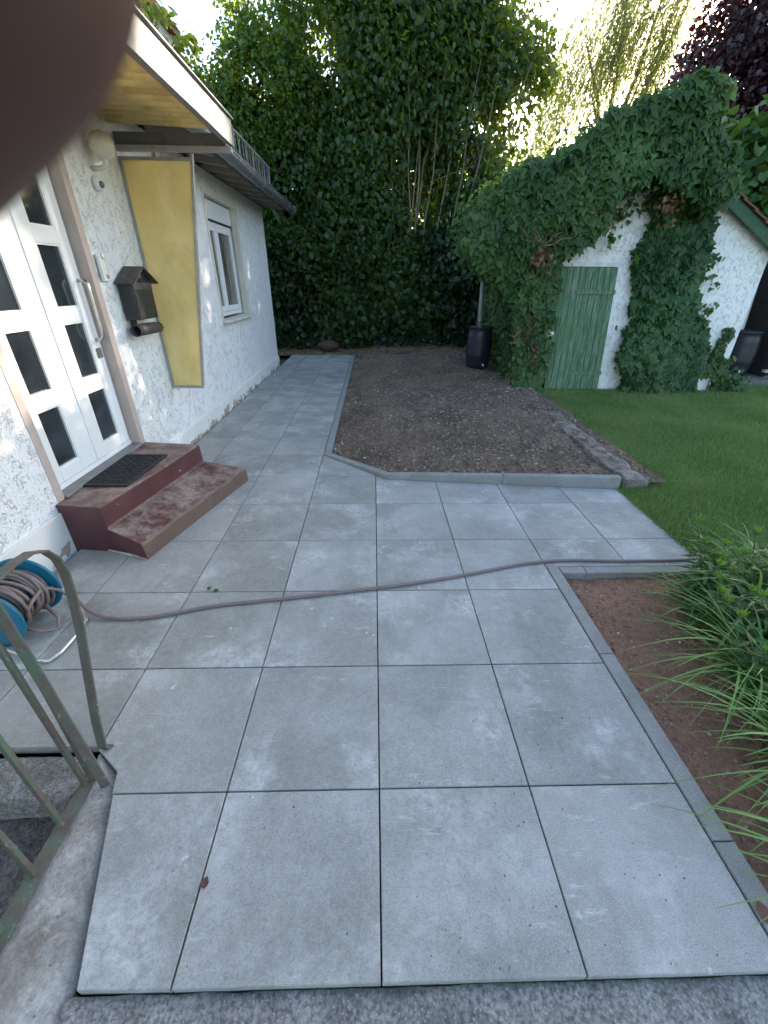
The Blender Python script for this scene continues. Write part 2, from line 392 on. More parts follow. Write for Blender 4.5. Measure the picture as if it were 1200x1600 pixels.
MAILB = mat_plain('rusty_black_sheet', (.022, .023, .026), .5, .0, .1, 9, dirt=(.08, .075, .07)); MAILR = mat_plain('rusty_brown_sheet', (.065, .062, .062), .65, .0, .2, 9, dirt=(.15, .115, .095))
SOIL = mat_soil('garden_soil', (.12, .086, .064), (.32, .225, .16), (.165, .117, .087)); RSOIL = mat_soil('reddish_soil', (.44, .25, .165), (.35, .20, .135), (.25, .145, .10))
TEAL = mat_plain('teal_plastic', (.01, .16, .26), .35, var=.1); ORANGE = mat_plain('orange_plastic', (.75, .10, .04), .4); HOSE = mat_plain('mauve_rubber_hose', (.20, .150, .143), .45, var=.1, scale=20)
ALUT = mat_plain('bright_tube', (.62, .63, .62), .3, .8, .05); DARK = mat_plain('joint_dark', (.02, .02, .02), .95)
BEIGEG = mat_plain('frosted_globe', (.66, .64, .55), .3, var=.03)
BARK = mat_bark('bark', (.05, .035, .025), (.13, .10, .075)); BARKL = mat_bark('pale_bark', (.12, .085, .055), (.26, .20, .13)); TWIG = mat_bark('dry_twig', (.16, .10, .07), (.34, .24, .17))
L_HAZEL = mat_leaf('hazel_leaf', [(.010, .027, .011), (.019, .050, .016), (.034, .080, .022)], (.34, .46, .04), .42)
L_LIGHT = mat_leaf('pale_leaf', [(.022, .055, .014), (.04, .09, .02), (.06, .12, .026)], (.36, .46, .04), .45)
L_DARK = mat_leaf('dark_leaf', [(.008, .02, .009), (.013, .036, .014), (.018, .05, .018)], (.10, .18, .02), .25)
L_IVY = mat_leaf('ivy_leaf', [(.006, .022, .010), (.012, .044, .015), (.022, .066, .02), (.05, .115, .035)], (.12, .24, .04), .18, .42, .35)
L_IVYT = mat_leaf('mature_ivy_leaf', [(.008, .028, .009), (.018, .052, .014), (.030, .078, .02), (.07, .135, .035)], (.16, .28, .04), .25, .45, .35)
L_WILL = mat_leaf('willow_leaf', [(.06, .10, .035), (.10, .15, .05), (.15, .19, .07)], (.42, .48, .12), .5)
L_PURP = mat_leaf('purple_leaf', [(.020, .010, .014), (.032, .014, .021), (.05, .025, .033)], (.10, .012, .02), .2, .35)
L_VINE = mat_leaf('vine_leaf', [(.02, .06, .018), (.035, .09, .025), (.05, .12, .03)], (.2, .35, .04), .3)
L_PER = mat_leaf('perennial_leaf', [(.022, .07, .025), (.038, .105, .033), (.06, .15, .04)], (.2, .4, .05), .22, .5, .3)
L_PERT = mat_leaf('fresh_shoot', [(.05, .13, .02), (.10, .22, .03)], (.3, .5, .05), .3)
L_BLADE = mat_leaf('grass_blade', [(.06, .15, .035), (.115, .235, .055), (.20, .33, .10)], (.25, .42, .08), .3, .5, .35)
L_LAWN = mat_leaf('lawn_blade', [(.065, .14, .04), (.115, .215, .06), (.19, .30, .09), (.26, .29, .12)], (.12, .3, .03), .25, .6, .3)
L_DRY = mat_leaf('dry_leaf', [(.14, .10, .06), (.24, .18, .11), (.30, .26, .19)], (.2, .12, .05), .15, .7)

# ------------------------------------------------------------------ leaves
LEAF_SH = {  # two mirrored halves sharing the midrib: (x, y, z)
    'oval': [(0, 0, 0), (.30, .16, .06), (.44, .45, .10), (.26, .80, .04), (0, 1.05, -.10)],
    'ivy': [(0, 0, 0), (.34, -.10, .05), (.56, .22, .08), (.30, .42, .05), (0, 1.0, -.08)],
    'lance': [(0, 0, 0), (.085, .25, .02), (.10, .55, .03), (0, 1.0, -.05)],
    'vine': [(0, 0, 0), (.42, -.12, .05), (.60, .30, .09), (.40, .52, .05), (0, .95, -.08)],
}
def leaf_mesh(name, P, tip, nrm, size, shape, mat, parent=None):
    h = LEAF_SH[shape]; k = len(h)
    L = np.array(h, float); Rr = L[1:-1] * np.array([-1, 1, 1]); pts = np.vstack([L, Rr])     # right half then left inner verts
    tip = tip/np.linalg.norm(tip, axis=1)[:, None]; nrm = nrm - (nrm*tip).sum(1)[:, None]*tip
    nn = np.linalg.norm(nrm, axis=1)[:, None]; nrm = nrm/np.where(nn < 1e-6, 1, nn); side = np.cross(tip, nrm)
    n = len(P); sz = np.asarray(size).reshape(-1, 1, 1)*np.ones((n, 1, 1))
    V = P[:, None, :] + sz*(side[:, None, :]*pts[None, :, 0:1] + tip[:, None, :]*pts[None, :, 1:2] + nrm[:, None, :]*pts[None, :, 2:3])
    nv = len(pts); f1 = list(range(k)); f2 = [0, k-1] + [nv-1-i for i in range(k-2)]
    base = (np.arange(n)*nv)[:, None]
    loops = np.hstack([base+np.array(f1), base+np.array(f2)]).ravel()
    starts = np.arange(0, len(loops), k)
    return np_mesh(name, V.reshape(-1, 3), loops, starts, mat, parent)
def dirs(n, out=None, wout=.6, wdown=.6, wr=.7):
    r = RNG.normal(size=(n, 3)); r /= np.linalg.norm(r, axis=1)[:, None]
    t = r*wr + np.array([0, 0, -wdown])
    if out is not None: t = t + out*wout
    return t
def crown_points(blobs, ncl, per, spread, gap=.0, gs=1.0, shell=.55):
    """leaf positions in sprigs spread through ellipsoids, with holes where a noise field is low"""
    W = np.array([b[3]*b[4]*b[5] for b in blobs])**(2/3); W = W/W.sum(); P = []; O = []
    idx = RNG.choice(len(blobs), ncl*2, p=W); B = np.array(blobs)[idx]
    d = RNG.normal(size=(ncl*2, 3)); d /= np.linalg.norm(d, axis=1)[:, None]
    rr = shell + (1.06-shell)*RNG.random(ncl*2)**.6
    rr *= .82+.36*vnoise(d[:, 0]*2.2+B[:, 0], d[:, 1]*2.2+B[:, 1], d[:, 2]*2.2+B[:, 2])
    c = B[:, :3]+d*rr[:, None]*B[:, 3:6]
    keep = vnoise(c[:, 0]*gs, c[:, 1]*gs, c[:, 2]*gs) > gap
    c = c[keep][:ncl]; d = d[keep][:ncl]
    n = len(c)*per; P = np.repeat(c, per, 0)+RNG.normal(size=(n, 3))*spread*np.array([1, 1, .8]); O = np.repeat(d, per, 0)
    return P, O
SUNGAPS = [(1.45, 3.3, .17), (1.83, 4.1, .14), (1.2, 2.8, .13), (1.62, 3.7, .11), (1.0, 3.5, .1), (4.0, 5.0, .3), (3.7, 5.5, .26), (3.4, 4.9, .16), (4.4, 5.5, .25), (3.2, 5.4, .13), (3.55, 4.5, .14)]
def tree(name, label, cat, base, blobs, ncl, per, size, mat, bark, shape='oval', spread=.22, gap=.0, gs=1., shell=.5, stems=None, group=None, wdown=.6, trunk_r=.1, limbs=14, hole=None):
    root = empty(name, base, label, cat, group)
    P, O = crown_points(blobs, ncl, per, spread, gap, gs, shell)
    k = P[:, 2] > .02
    if hole:
        for q3 in [h_ for h_ in hole if len(h_) == 3]:      # a narrow gap along the line of the sun
            qx = P[:, 0]-(P[:, 1]-13.2)*.739; qz = P[:, 2]-(P[:, 1]-13.2)*.392; k &= (qx-q3[0])**2+((qz-q3[1])*.8)**2 > q3[2]**2
        for hx, hz, hr, hh, pr_ in [h_ for h_ in hole if len(h_) == 5]:
            q = ((P[:, 0]-hx)/hr)**2+((P[:, 2]-hz)/hh)**2+.8*(vnoise(P[:, 0]*2.5, P[:, 2]*2.5, 3)-.5); k &= ~((q < 1) & (RNG.random(len(P)) < pr_))
    P = P[k]; O = O[k]
    t = dirs(len(P), O, .5, wdown, .8); nr = O*.6+np.array([0, 0, .7])+RNG.normal(size=(len(P), 3))*.55
    leaf_mesh('crown', P, t, nr, size*(.6+.7*RNG.random(len(P))), shape, mat, root)
    mb = MB(); rn = random.Random(len(P))
    stems = stems or [(base, max(blobs, key=lambda b: b[3]*b[4]*b[5])[:3], trunk_r)]
    for b, tp, r in stems:
        pts = []; n = 7
        for i in range(n):
            q = i/(n-1); pts.append([b[j]+(tp[j]-b[j])*q+(rn.uniform(-.1, .1) if 0 < i < n-1 and j < 2 else 0) for j in range(3)])
        mb.tube(pts, [r*(1-.75*i/(n-1)) for i in range(n)], 7)
    for i in range(limbs):
        b, tp, r = rn.choice(stems); q = rn.uniform(.4, .95); s = [b[j]+(tp[j]-b[j])*q for j in range(3)]
        bl = rn.choice(blobs); e = [bl[j]+rn.uniform(-.7, .7)*bl[3+j] for j in range(3)]
        mid = [(s[j]+e[j])/2+(.15 if j == 2 else rn.uniform(-.15, .15)) for j in range(3)]
        mb.tube([s, mid, e], [r*.38, r*.25, r*.08], 5)
    mb.build('trunk', bark, root, True)
    return root

# ------------------------------------------------------------------ paving
PX0 = -2.2
def build_paving():
    mb = MB(); g = .0028
    def put(poly, z=0.):
        if len(poly) < 3 or abs(area(poly)) < .006: return
        if area(poly) < 0: poly = poly[::-1]
        p = inset(poly, g); dz = random.uniform(-.0012, .0012); n0 = len(mb.v)
        mb.prism(p, -.045, dz+z, .0025)
        tx, ty = random.uniform(-.0012, .0012), random.uniform(-.0012, .0012); cx = sum(q[0] for q in p)/len(p); cy = sum(q[1] for q in p)/len(p)
        for i in range(n0, len(mb.v)):
            v = mb.v[i]; mb.v[i] = (v[0], v[1], v[2]+(v[0]-cx)*tx+(v[1]-cy)*ty)
    sq = lambda x0, x1, y0, y1: [(x0, y0), (x1, y0), (x1, y1), (x0, y1)]
    # front row, cut by the step at the bottom and by the stair cheek on the left
    for u in (0, 1): put(sq(u*.6, u*.6+.6, -.522, 0))
    put(sq(-.6, 0, -.522, 0))
    put([(-.866, -.519), (-.6, -.522), (-.6, 0), (-1.045, 0)])
    # second row
    for u in (-1, 0, 1): put(sq(u*.6, u*.6+.6, 0, .6))
    put([(-1.05, 0), (-.6, 0), (-.6, .6), (-1.2, .6), (-1.2, .175), (-1.075, .085)])
    put(sq(-1.8, -1.2, .19, .6)); put(sq(PX0, -1.8, .19, .6))
    for v in range(1, 19):
        y0, y1 = v*.6, min(v*.6+.6, 10.88)
        for u in range(-4, 4):
            x0, x1 = max(u*.6, PX0), u*.6+.6
            if u == 3: x1 = 2.365
            if v >= 5 and u >= 0: continue
            if u >= 2 and v < 2: continue
            yy0 = 1.445 if (u >= 2 and v == 2) else y0
            p = sq(x0, x1, yy0, y1)
            if u == 0 and v == 4: put([(0, 2.4), (.6, 2.4), (.6, 2.874), (.104, 2.930), (.030, 3.0), (0, 3.0)]); continue
            if u >= 0 and v >= 4: p = clip(p, (2.38, 2.675), (.104, 2.932)) if u > 0 else clip(clip(p, (2.38, 2.675), (.104, 2.932)), (.104, 2.932), (-.6, 3.602))
            elif u == -1 and v >= 4:
                if v == 4: p = clip(p, (.104, 2.932), (-.6, 3.602))
                elif v == 5: p = clip(p, (.104, 2.932), (-.6, 3.602))
                else: continue
            put(p)
    o = mb.build('paving', PAV); tag(o, kind='structure')
    k = MB()
    def strip(x0, x1, y0, y1, z1=0., z0=-.12): k.prism(inset([(x0, y0), (x1, y0), (x1, y1), (x0, y1)], .0015), z0, z1, .004)
    ys = [3.60, 4.55, 5.55, 6.55, 7.55, 8.55, 9.55, 10.88]
    for a, b in zip(ys, ys[1:]): strip(-.598, -.515, a, b, .004)
    for a, b in ((-.62, -.20), (-.20, .66), (.66, 1.445)): strip(1.203, 1.285, a, b, .003)
    for a, b in ((1.289, 1.46), (1.46, 2.3), (2.3, 2.75)): k.prism(inset([(a, 1.365), (b, 1.365), (b, 1.442), (a, 1.442)], .0015), -.12, .003, .004)
    # diagonal stones and the rising front kerb of the raised bed
    def band(a, b, w, za, zb):
        a = np.array(a); b = np.array(b); d = (b-a)/np.linalg.norm(b-a); n = np.array([-d[1], d[0]])*w
        if n[1] < 0: n = -n
        A, B, Cc, D = a, b, b+n, a+n; c = .005
        lo = [(*A, -.12), (*B, -.12), (*Cc, -.12), (*D, -.12)]; hi = [(*A, za), (*B, zb), (*Cc, zb), (*D, za)]
        k.hexa(lo, hi)
    band((-.598, 3.597), (.10, 2.938), .08, .012, .042)
    band((.104, 2.936), (1.262, 2.806), .075, .045, .088); band((1.266, 2.806), (2.372, 2.682), .075, .088, .122)
    o = k.build('kerb', KERB, bevel=.004); tag(o, kind='structure')
build_paving()

def grid_surface(name, x0, x1, y0, y1, step, zf, mat, mask=None, parent=None, smooth=True):
    nx = max(2, int((x1-x0)/step)+1); ny = max(2, int((y1-y0)/step)+1)
    X, Y = np.meshgrid(np.linspace(x0, x1, nx), np.linspace(y0, y1, ny)); Z = zf(X, Y)
    V = np.stack([X, Y, Z], -1).reshape(-1, 3)
    i = np.arange(nx-1)[None, :]+np.arange(ny-1)[:, None]*nx
    q = np.stack([i, i+1, i+nx+1, i+nx], -1).reshape(-1, 4)
    if mask is not None:
        cx = V[q].mean(1); q = q[mask(cx[:, 0], cx[:, 1])]
    return np_mesh(name, V, q.ravel(), np.arange(0, q.size, 4), mat, parent, smooth)
def rough_block(mb, x0, x1, y0, y1, z0, z1, res, amp, seed=0, bot=False):
    """box shell whose faces are pushed about by noise, edges broken"""
    nx, ny, nz = [max(1, int(round(abs(b-a)/res))) for a, b in ((x0, x1), (y0, y1), (z0, z1))]
    idx = {}; vs = []; fs = []
    def vid(i, j, k):
        key = (i, j, k)
        if key not in idx:
            p = np.array([x0+(x1-x0)*i/nx, y0+(y1-y0)*j/ny, z0+(z1-z0)*k/nz])
            d = np.array([fbm(p[0]*14+s, p[1]*14+seed, p[2]*14+s*3, 3)-.45 for s in (0, 31, 57)])
            edge = (i in (0, nx))+(j in (0, ny))+(k == nz)
            c = np.array([(x0+x1)/2, (y0+y1)/2, (z0+z1)/2]); e = 0
            if edge >= 2 and k > 0: e = amp*.9*(fbm(p[0]*20+seed, p[1]*20, p[2]*20, 2)+.2)
            q = p+d*amp*1.6
            if e:
                if i in (0, nx): q[0] += -e if i else e
                if j in (0, ny): q[1] += -e if j else e
                if k == nz: q[2] -= e*.8
            idx[key] = len(vs); vs.append(q)
        return idx[key]
    for i in range(nx):
        for j in range(ny): fs.append((vid(i, j, nz), vid(i+1, j, nz), vid(i+1, j+1, nz), vid(i, j+1, nz)))
    for k in range(nz):
        for i in range(nx):
            fs.append((vid(i, 0, k), vid(i+1, 0, k), vid(i+1, 0, k+1), vid(i, 0, k+1))); fs.append((vid(i, ny, k), vid(i, ny, k+1), vid(i+1, ny, k+1), vid(i+1, ny, k)))
        for j in range(ny):
            fs.append((vid(0, j, k), vid(0, j, k+1), vid(0, j+1, k+1), vid(0, j+1, k))); fs.append((vid(nx, j, k), vid(nx, j+1, k), vid(nx, j+1, k+1), vid(nx, j, k+1)))
    mb.add(vs, fs)

# ------------------------------------------------------------------ ground
def build_ground():
    HX0, HX1, HY0, HY1 = -2.25, 1.6, -4.0, .2
    g = MB()
    def sheet(x0, x1, y0, y1, z=-.13): g.add([(x0, y0, z), (x1, y0, z), (x1, y1, z), (x0, y1, z)], [(0, 1, 2, 3)])
    B = 250
    sheet(-B, HX0, -B, B); sheet(HX1, B, -B, B); sheet(HX0, HX1, HY1, B); sheet(HX0, HX1, -B, HY0)
    g.box(HX0, HX1, HY0, HY1, -.86, -.85)
    m = NT('far_ground'); m.done(m.mix(m.noise(.5, 5), (.03, .06, .02), (.06, .05, .03)), .95)
    tag(g.build('ground', m.m), kind='structure')
    b = MB(); b.prism([(-1.03, -.51), (1.2, -.51), (1.2, .2), (-1.03, .2)], -.85, -.05); b.box(PX0, -.52, .2, 10.9, -.12, -.05); b.box(-.52, 1.2, .2, 1.44, -.12, -.05); b.box(-.52, 2.36, 1.44, 2.6, -.12, -.05)
    b.box(-2.245, -1.2, .2, .23, -.85, -.05); b.box(1.2, 1.6, -4.0, .2, -.85, -.125)
    tag(b.build('paving_bed', DARK), kind='structure')
    # front steps below the terrace edge
    s = MB(); rough_block(s, -.90, 1.6, -.86, -.519, -.3, -.027, .016, .006, 3)
    o = s.build('step', ROUGH, smooth=True); tag(o, kind='structure')
    s = MB()
    for i in range(4): s.box(-.95, 1.6, -1.2-.34*i, -.865-.34*i, -.85, -.21-.16*i)
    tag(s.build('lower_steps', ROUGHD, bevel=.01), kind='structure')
    # cheek wall between stair well and paving
    s = MB()
    yy = np.linspace(.165, -.9, 44); rows = []
    for i, y in enumerate(yy):
        xr = -1.075-(y-.085)*1.3 if y > .085 else (-1.06+(.05-y)*.31 if y > -.52 else -.89); xl = -1.20
        row = []
        for k in range(12):
            t = k/11; x = xl+(xr-xl)*t; z = -.012-.022*abs(t-.45)**2*4-.02*max(0, -y-.5)*3+.022*(fbm(x*11, y*11, 0, 4)-.45)
            row.append((x, y, z))
        row = [(xl-.005, y, -.85)]+row+[(xr, y, -.85)]; rows.append(row)
    n = len(rows[0]); vs = [p for r in rows for p in r]; fs = [(i*n+k, i*n+k+1, (i+1)*n+k+1, (i+1)*n+k) for i in range(len(rows)-1) for k in range(n-1)]
    fs += [tuple(range(n)), tuple(range((len(rows)-1)*n, len(rows)*n))[::-1]]
    s.add(vs, fs); rough_block(s, -1.24, -.905, -1.3, -.545, -.3, -.030, .025, .016, 12)
    tag(s.build('stair_cheek', CHEEK, smooth=True), kind='structure')
    # stair flight going down on the left
    s = MB(); rough_block(s, -2.24, -1.21, -.005, .172, -.16, -.022, .018, .014, 5)
    tag(s.build('stairs', ROUGH, smooth=True), kind='structure')
    s = MB()
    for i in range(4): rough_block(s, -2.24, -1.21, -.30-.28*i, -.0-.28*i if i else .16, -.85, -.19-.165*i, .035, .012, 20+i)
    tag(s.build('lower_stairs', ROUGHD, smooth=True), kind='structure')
build_ground()

def bed_z(X, Y):
    t = np.clip((X+.5)/2.9, 0, 1); z = .0+.105*t*np.clip(1.25-np.abs(Y-4)/12, 0, 1)
    z = z+.035*np.clip((Y-2.9)/2, 0, 1)*np.clip(t*4, 0, 1)*np.clip((t < 2), 0, 1)
    z = z-.03*np.clip(1-t*6, 0, 1)
    return z
def soil_z(X, Y):
    hedge = np.clip((Y-11.6)/1.6, 0, 1); back = hedge*.55*(.5+fbm(X*1.1, Y*1.1, 2, 3))
    edge = np.clip((Y-2.75)/.25, 0, 1)
    return bed_z(X, Y)-.045*np.clip((X-2.1)/.4, 0, 1)+edge*(.05*(fbm(X*1.3, Y*1.3, 0, 3)-.45)+.065*(fbm(X*5, Y*5, 1, 4)-.47)+.045*(fbm(X*19, Y*19, 5, 3)-.43))+back
def in_bed(x, y):
    front = np.where(x > .10, 2.938-(x-.10)*.1128, 2.938-(x-.10)*.945)+.07
    return (x > -.52) & (y > front) & (x < 2.86)
o = grid_surface('garden_soil', -.52, 2.9, 2.72, 10.95, .022, soil_z, SOIL, in_bed); tag(o, kind='structure')
def back_z(X, Y):
    return soil_z(np.clip(X, -.5, 2.8), Y)*np.clip((Y-10.8)*4+np.clip((X+.5)*4, 0, 1), 0, 1)+.02*(fbm(X*9, Y*9, 3, 3)-.4)
o = grid_surface('bank', -12, 12, 10.93, 16, .07, back_z, SOIL); tag(o, kind='structure')
rs_z = lambda X, Y: -.045+.05*(fbm(X*4, Y*4, 3, 3)-.45)+.03*(fbm(X*19, Y*19, 2, 3)-.45)
o = grid_surface('flower_bed_soil', 1.28, 3.2, -2.0, 1.37, .016, rs_z, RSOIL); tag(o, kind='structure')
lawn_z = lambda X, Y: -.02+.02*(fbm(X*.8, Y*.8, 9, 2)-.45)
m = NT('lawn_ground'); m.done(m.mix(m.noise(3, 5, .7), (.035, .08, .022), (.10, .12, .05)), .95)
def in_lawn(x, y):
    return (x > 2.33) & ((y > 1.44) | (x > 3.1)) & ((x > 2.74) | (y < 2.95) )
o = grid_surface('lawn', 2.33, 16, -2, 11, .1, lawn_z, m.m, in_lawn); tag(o, kind='structure')

def scatter_tris(name, n, xf, hf, wf, mat, lean=.5):
    X, Y, Z = xf; n = len(X); h = hf(n); wd = wf(n); a = RNG.random(n)*2*np.pi; la = RNG.random(n)*2*np.pi; ll = lean*RNG.random(n)*h
    b = np.stack([X, Y, Z], -1); s = np.stack([np.cos(a), np.sin(a), np.zeros(n)], -1)*wd[:, None]/2
    L = np.stack([np.cos(la), np.sin(la), np.zeros(n)], -1)*ll[:, None]
    m1 = b+L*.35+np.stack([0*h, 0*h, h*.55], -1); t = b+L+np.stack([0*h, 0*h, h], -1)
    V = np.stack([b-s, b+s, m1+s*.8, m1-s*.8, t], 1).reshape(-1, 3); k = (np.arange(n)*5)[:, None]
    loops = np.hstack([k+np.array([0, 1, 2, 3]), k+np.array([3, 2, 4])]).ravel(); st = (np.arange(n)*7)[:, None]+np.array([0, 4])
    return np_mesh(name, V, loops, st.ravel(), mat)
def build_lawn():
    n = 620000; X = 2.34+RNG.random(n)**1.15*8.5; Y = 1.2+RNG.random(n)**1.15*6.4
    dens = np.clip(1.25-(Y-1.4)/9-(X-2.3)/16, .25, 1); k = in_lawn(X, Y) & (RNG.random(n) < dens) & (X < 2.7+Y*1.0+.7)
    k &= ~((X > 3.0) & (Y > 6.98) & (X < 6.5)); X, Y = X[k], Y[k]
    patch = fbm(X*.9, Y*1.6, 4, 3)
    Z = lawn_z(X, Y)
    o = scatter_tris('grass', len(X), (X, Y, Z), lambda n: (.020+.036*RNG.random(n))*(.5+1.1*patch), lambda n: .004+.004*RNG.random(n), L_LAWN, .9)
    tag(o, 'short mown green lawn grass between the paving and the shed', 'grass', kind='stuff')
build_lawn()

# ---- pebbles and clods
def stones(name, X, Y, Z, size, mat, flat=.6, parent=None):
    t = (1+5**.5)/2; ico = np.array([(-1, t, 0), (1, t, 0), (-1, -t, 0), (1, -t, 0), (0, -1, t), (0, 1, t), (0, -1, -t), (0, 1, -t), (t, 0, -1), (t, 0, 1), (-t, 0, -1), (-t, 0, 1)])/1.9
    F = np.array([(0,11,5),(0,5,1),(0,1,7),(0,7,10),(0,10,11),(1,5,9),(5,11,4),(11,10,2),(10,7,6),(7,1,8),(3,9,4),(3,4,2),(3,2,6),(3,6,8),(3,8,9),(4,9,5),(2,4,11),(6,2,10),(8,6,7),(9,8,1)])
    n = len(X); sc = np.stack([size*(.7+.6*RNG.random(n)), size*(.7+.6*RNG.random(n)), size*flat*(.6+.6*RNG.random(n))], -1)
    a = RNG.random(n)*6.28; V = ico[None]*sc[:, None, :]*(.8+.4*RNG.random((n, 12, 1)))
    c, s = np.cos(a)[:, None], np.sin(a)[:, None]; V = np.stack([V[..., 0]*c-V[..., 1]*s, V[..., 0]*s+V[..., 1]*c, V[..., 2]], -1)+np.stack([X, Y, Z], -1)[:, None, :]
    loops = ((np.arange(n)*12)[:, None, None]+F[None]).ravel()
    return np_mesh(name, V.reshape(-1, 3), loops, np.arange(0, len(loops), 3), mat, parent)
def pebble_mat(name, cols):
    m = NT(name); return m.done(m.mix(m.math('MULTIPLY', m.noise(90, 3), .4), m.ramp(m.island(), [(i/(len(cols)-1), c) for i, c in enumerate(cols)]), (.1, .09, .08)), .85)
PEB = pebble_mat('pebbles', [(.10, .085, .07), (.2, .17, .14), (.30, .27, .23), (.42, .40, .36), (.6, .58, .54)])
CLOD = pebble_mat('clods', [(.10, .073, .056), (.19, .14, .108), (.29, .225, .17)]); RCLOD = pebble_mat('red_clods', [(.17, .09, .065), (.32, .165, .11), (.25, .13, .09), (.45, .40, .35)])
def bed_pts(n):
    X = -.5+RNG.random(n)*3.3; Y = 2.75+RNG.random(n)**1.3*8; k = in_bed(X, Y); return X[k], Y[k]
X, Y = bed_pts(9000); k = RNG.random(len(X)) < np.clip(vnoise(X*1.2, Y*1.2, 8)*1.5-.25, .1, 1); X, Y = X[k], Y[k]
o = stones('pebbles', X, Y, soil_z(X, Y)+.003, .0035+.017*RNG.random(len(X))**4, PEB); tag(o, 'scattered pale pebbles on the raised bed of dark soil', 'pebbles', kind='stuff')
X, Y = bed_pts(26000); o = stones('clods', X, Y, soil_z(X, Y)+.002, .004+.022*RNG.random(len(X))**4, CLOD, .8); tag(o, 'crumbly dark clods over the raised soil bed', 'soil clods', kind='stuff')
n = 9000; X = 1.3+RNG.random(n)*1.8; Y = -.9+RNG.random(n)*2.24; o = stones('soil_crumbs', X, Y, rs_z(X, Y)+.002, .002+.010*RNG.random(n)**4, RCLOD, .8); tag(o, 'reddish crumbs and grit on the flower bed soil', 'soil crumbs', kind='stuff')
n = 9000; X = -2.6+RNG.random(n)*5.3; Y = 10.9+RNG.random(n)*1.9; k = (X < .6) | (RNG.random(n) < .35); X, Y = X[k], Y[k]
P = np.stack([X, Y, back_z(X, Y)+.012], -1); o = leaf_mesh('leaf_litter', P, np.stack([RNG.normal(size=len(P)), RNG.normal(size=len(P)), .3*RNG.normal(size=len(P))], -1), np.array([0, 0, 1.])+RNG.normal(size=(len(P), 3))*.4, .02+.03*RNG.random(len(P)), 'oval', L_DRY)
tag(o, 'pale dry leaf litter along the foot of the dark hedge', 'leaf litter', kind='stuff')
X = RNG.random(900)*2.4+2.2; Y = 6.3+RNG.random(900)*1.0; k = (X < 3.05); P = np.stack([X, Y, .06+0*X], -1)[k]
P[:, 2] = np.where(P[:, 0] < 2.8, soil_z(P[:, 0], P[:, 1])+.01, .0); o = leaf_mesh('dry_leaves', P, RNG.normal(size=(len(P), 3))*[1, 1, .2], np.array([0, 0, 1.])+RNG.normal(size=(len(P), 3))*.5, .02+.03*RNG.random(len(P)), 'ivy', L_DRY); tag(o, 'fallen brown ivy leaves at the foot of the ivy by the barrel', 'dry leaves', kind='stuff')

# ---- old rough kerb between soil bed and lawn
def build_old_kerb():
    s = MB(); n = 260; m = 22; rows = []
    for i in range(n):
        y = 2.72+i/(n-1)*5.2; xc = 2.565+.04*math.sin(y*1.3)+.03*float(vnoise(y*2, 0)); w_ = .12+.015*max(0, 1-(y-2.7)/.9)+.03*float(vnoise(y*3, 4))
        w_ *= min(1, .78+(y-2.72)*1.2)*(1-.35*max(0, (y-6.3)/1.7)); row = []
        for k in range(m):
            a = k/(m-1); x = xc-w_+2*w_*a; z = -.08 if k in (0, m-1) else .098+.012*math.sin(y*2)-(.05 if a > .85 else 0)*(a-.85)/.15
            nn = fbm(x*9, y*9, 0, 4)-.45; x += .05*(float(fbm(y*12, k*.6, 2, 3))-.45); z += (.06*float(nn)) if 0 < k < m-1 else 0
            row.append((x, y, z))
        rows.append(row)
    vs = [p for r in rows for p in r]; fs = [(i*m+k, i*m+k+1, (i+1)*m+k+1, (i+1)*m+k) for i in range(n-1) for k in range(m-1)]+[tuple(range(m)), tuple(range((n-1)*m, n*m))[::-1]]
    s.add(vs, fs); mm = NT('old_mossy_concrete')
    col = mm.mix(mm.ramp(mm.noise(5, 7, .75, .4), [(.38, 0), (.6, 1)]), (.16, .12, .095), (.40, .365, .32)); col = mm.mix(mm.ramp(mm.noise(3.3, 6, .7, .4), [(.54, 0), (.62, .8)]), col, (.06, .05, .025))
    col = mm.mix(mm.ramp(mm.noise(60, 4, .8), [(.35, .7), (.6, 0)]), col, (.07, .06, .05))
    o = s.build('old_kerb', mm.done(col, .95, mm.bump(mm.noise(45, 6, .8), .9, .02)), smooth=True); tag(o, kind='structure')
build_old_kerb()

# ------------------------------------------------------------------ house
HW = -2.25
house = empty('house', (HW, 3, 0), 'white stucco house with red doorstep and yellow porch roof along the left side', 'house')
def wall_mb():
    mb = MB(); x0, x1 = HW-.3, HW; Y0, Y1, Z0, Z1 = -4.0, 9.35, .0, 3.02
    ops = [(1.80, 2.93, 0, 2.66), (5.90, 7.36, 1.2, 2.76)]
    ys = sorted({Y0, Y1, *[a for o in ops for a in o[:2]]})
    for a, b in zip(ys, ys[1:]):
        segs = [(Z0, Z1)]
        for o in ops:
            if a >= o[0]-1e-6 and b <= o[1]+1e-6: segs = [(Z0, o[2]), (o[3], Z1)]
        for z0, z1 in segs:
            if z1-z0 > .01: mb.box(x0, x1, a, b, z0, z1)
    return mb
wo = wall_mb(); me = bpy.data.meshes.new('wall'); me.from_pydata(wo.v, [], wo.f)
bm = bmesh.new(); bm.from_mesh(me); bmesh.ops.remove_doubles(bm, verts=bm.verts, dist=1e-4)
seen = {}; kill = []
for f in bm.faces:
    key = tuple(sorted(v.index for v in f.verts)); kill += [f, seen[key]] if key in seen else []; seen[key] = f
bmesh.ops.delete(bm, geom=list(set(kill)), context='FACES'); bm.to_mesh(me); bm.free()
link_mesh('wall', me, STUC, house)
mb = MB(); mb.box(HW-7, HW-.3, -4.0, -3.7, 0, 3.0); mb.box(HW-7, HW-.3, 9.05, 9.345, 0, 3.0); mb.box(HW-7.3, HW-7, -4.0, 9.345, 0, 3.0); mb.build('rear_wall', STUC, house)
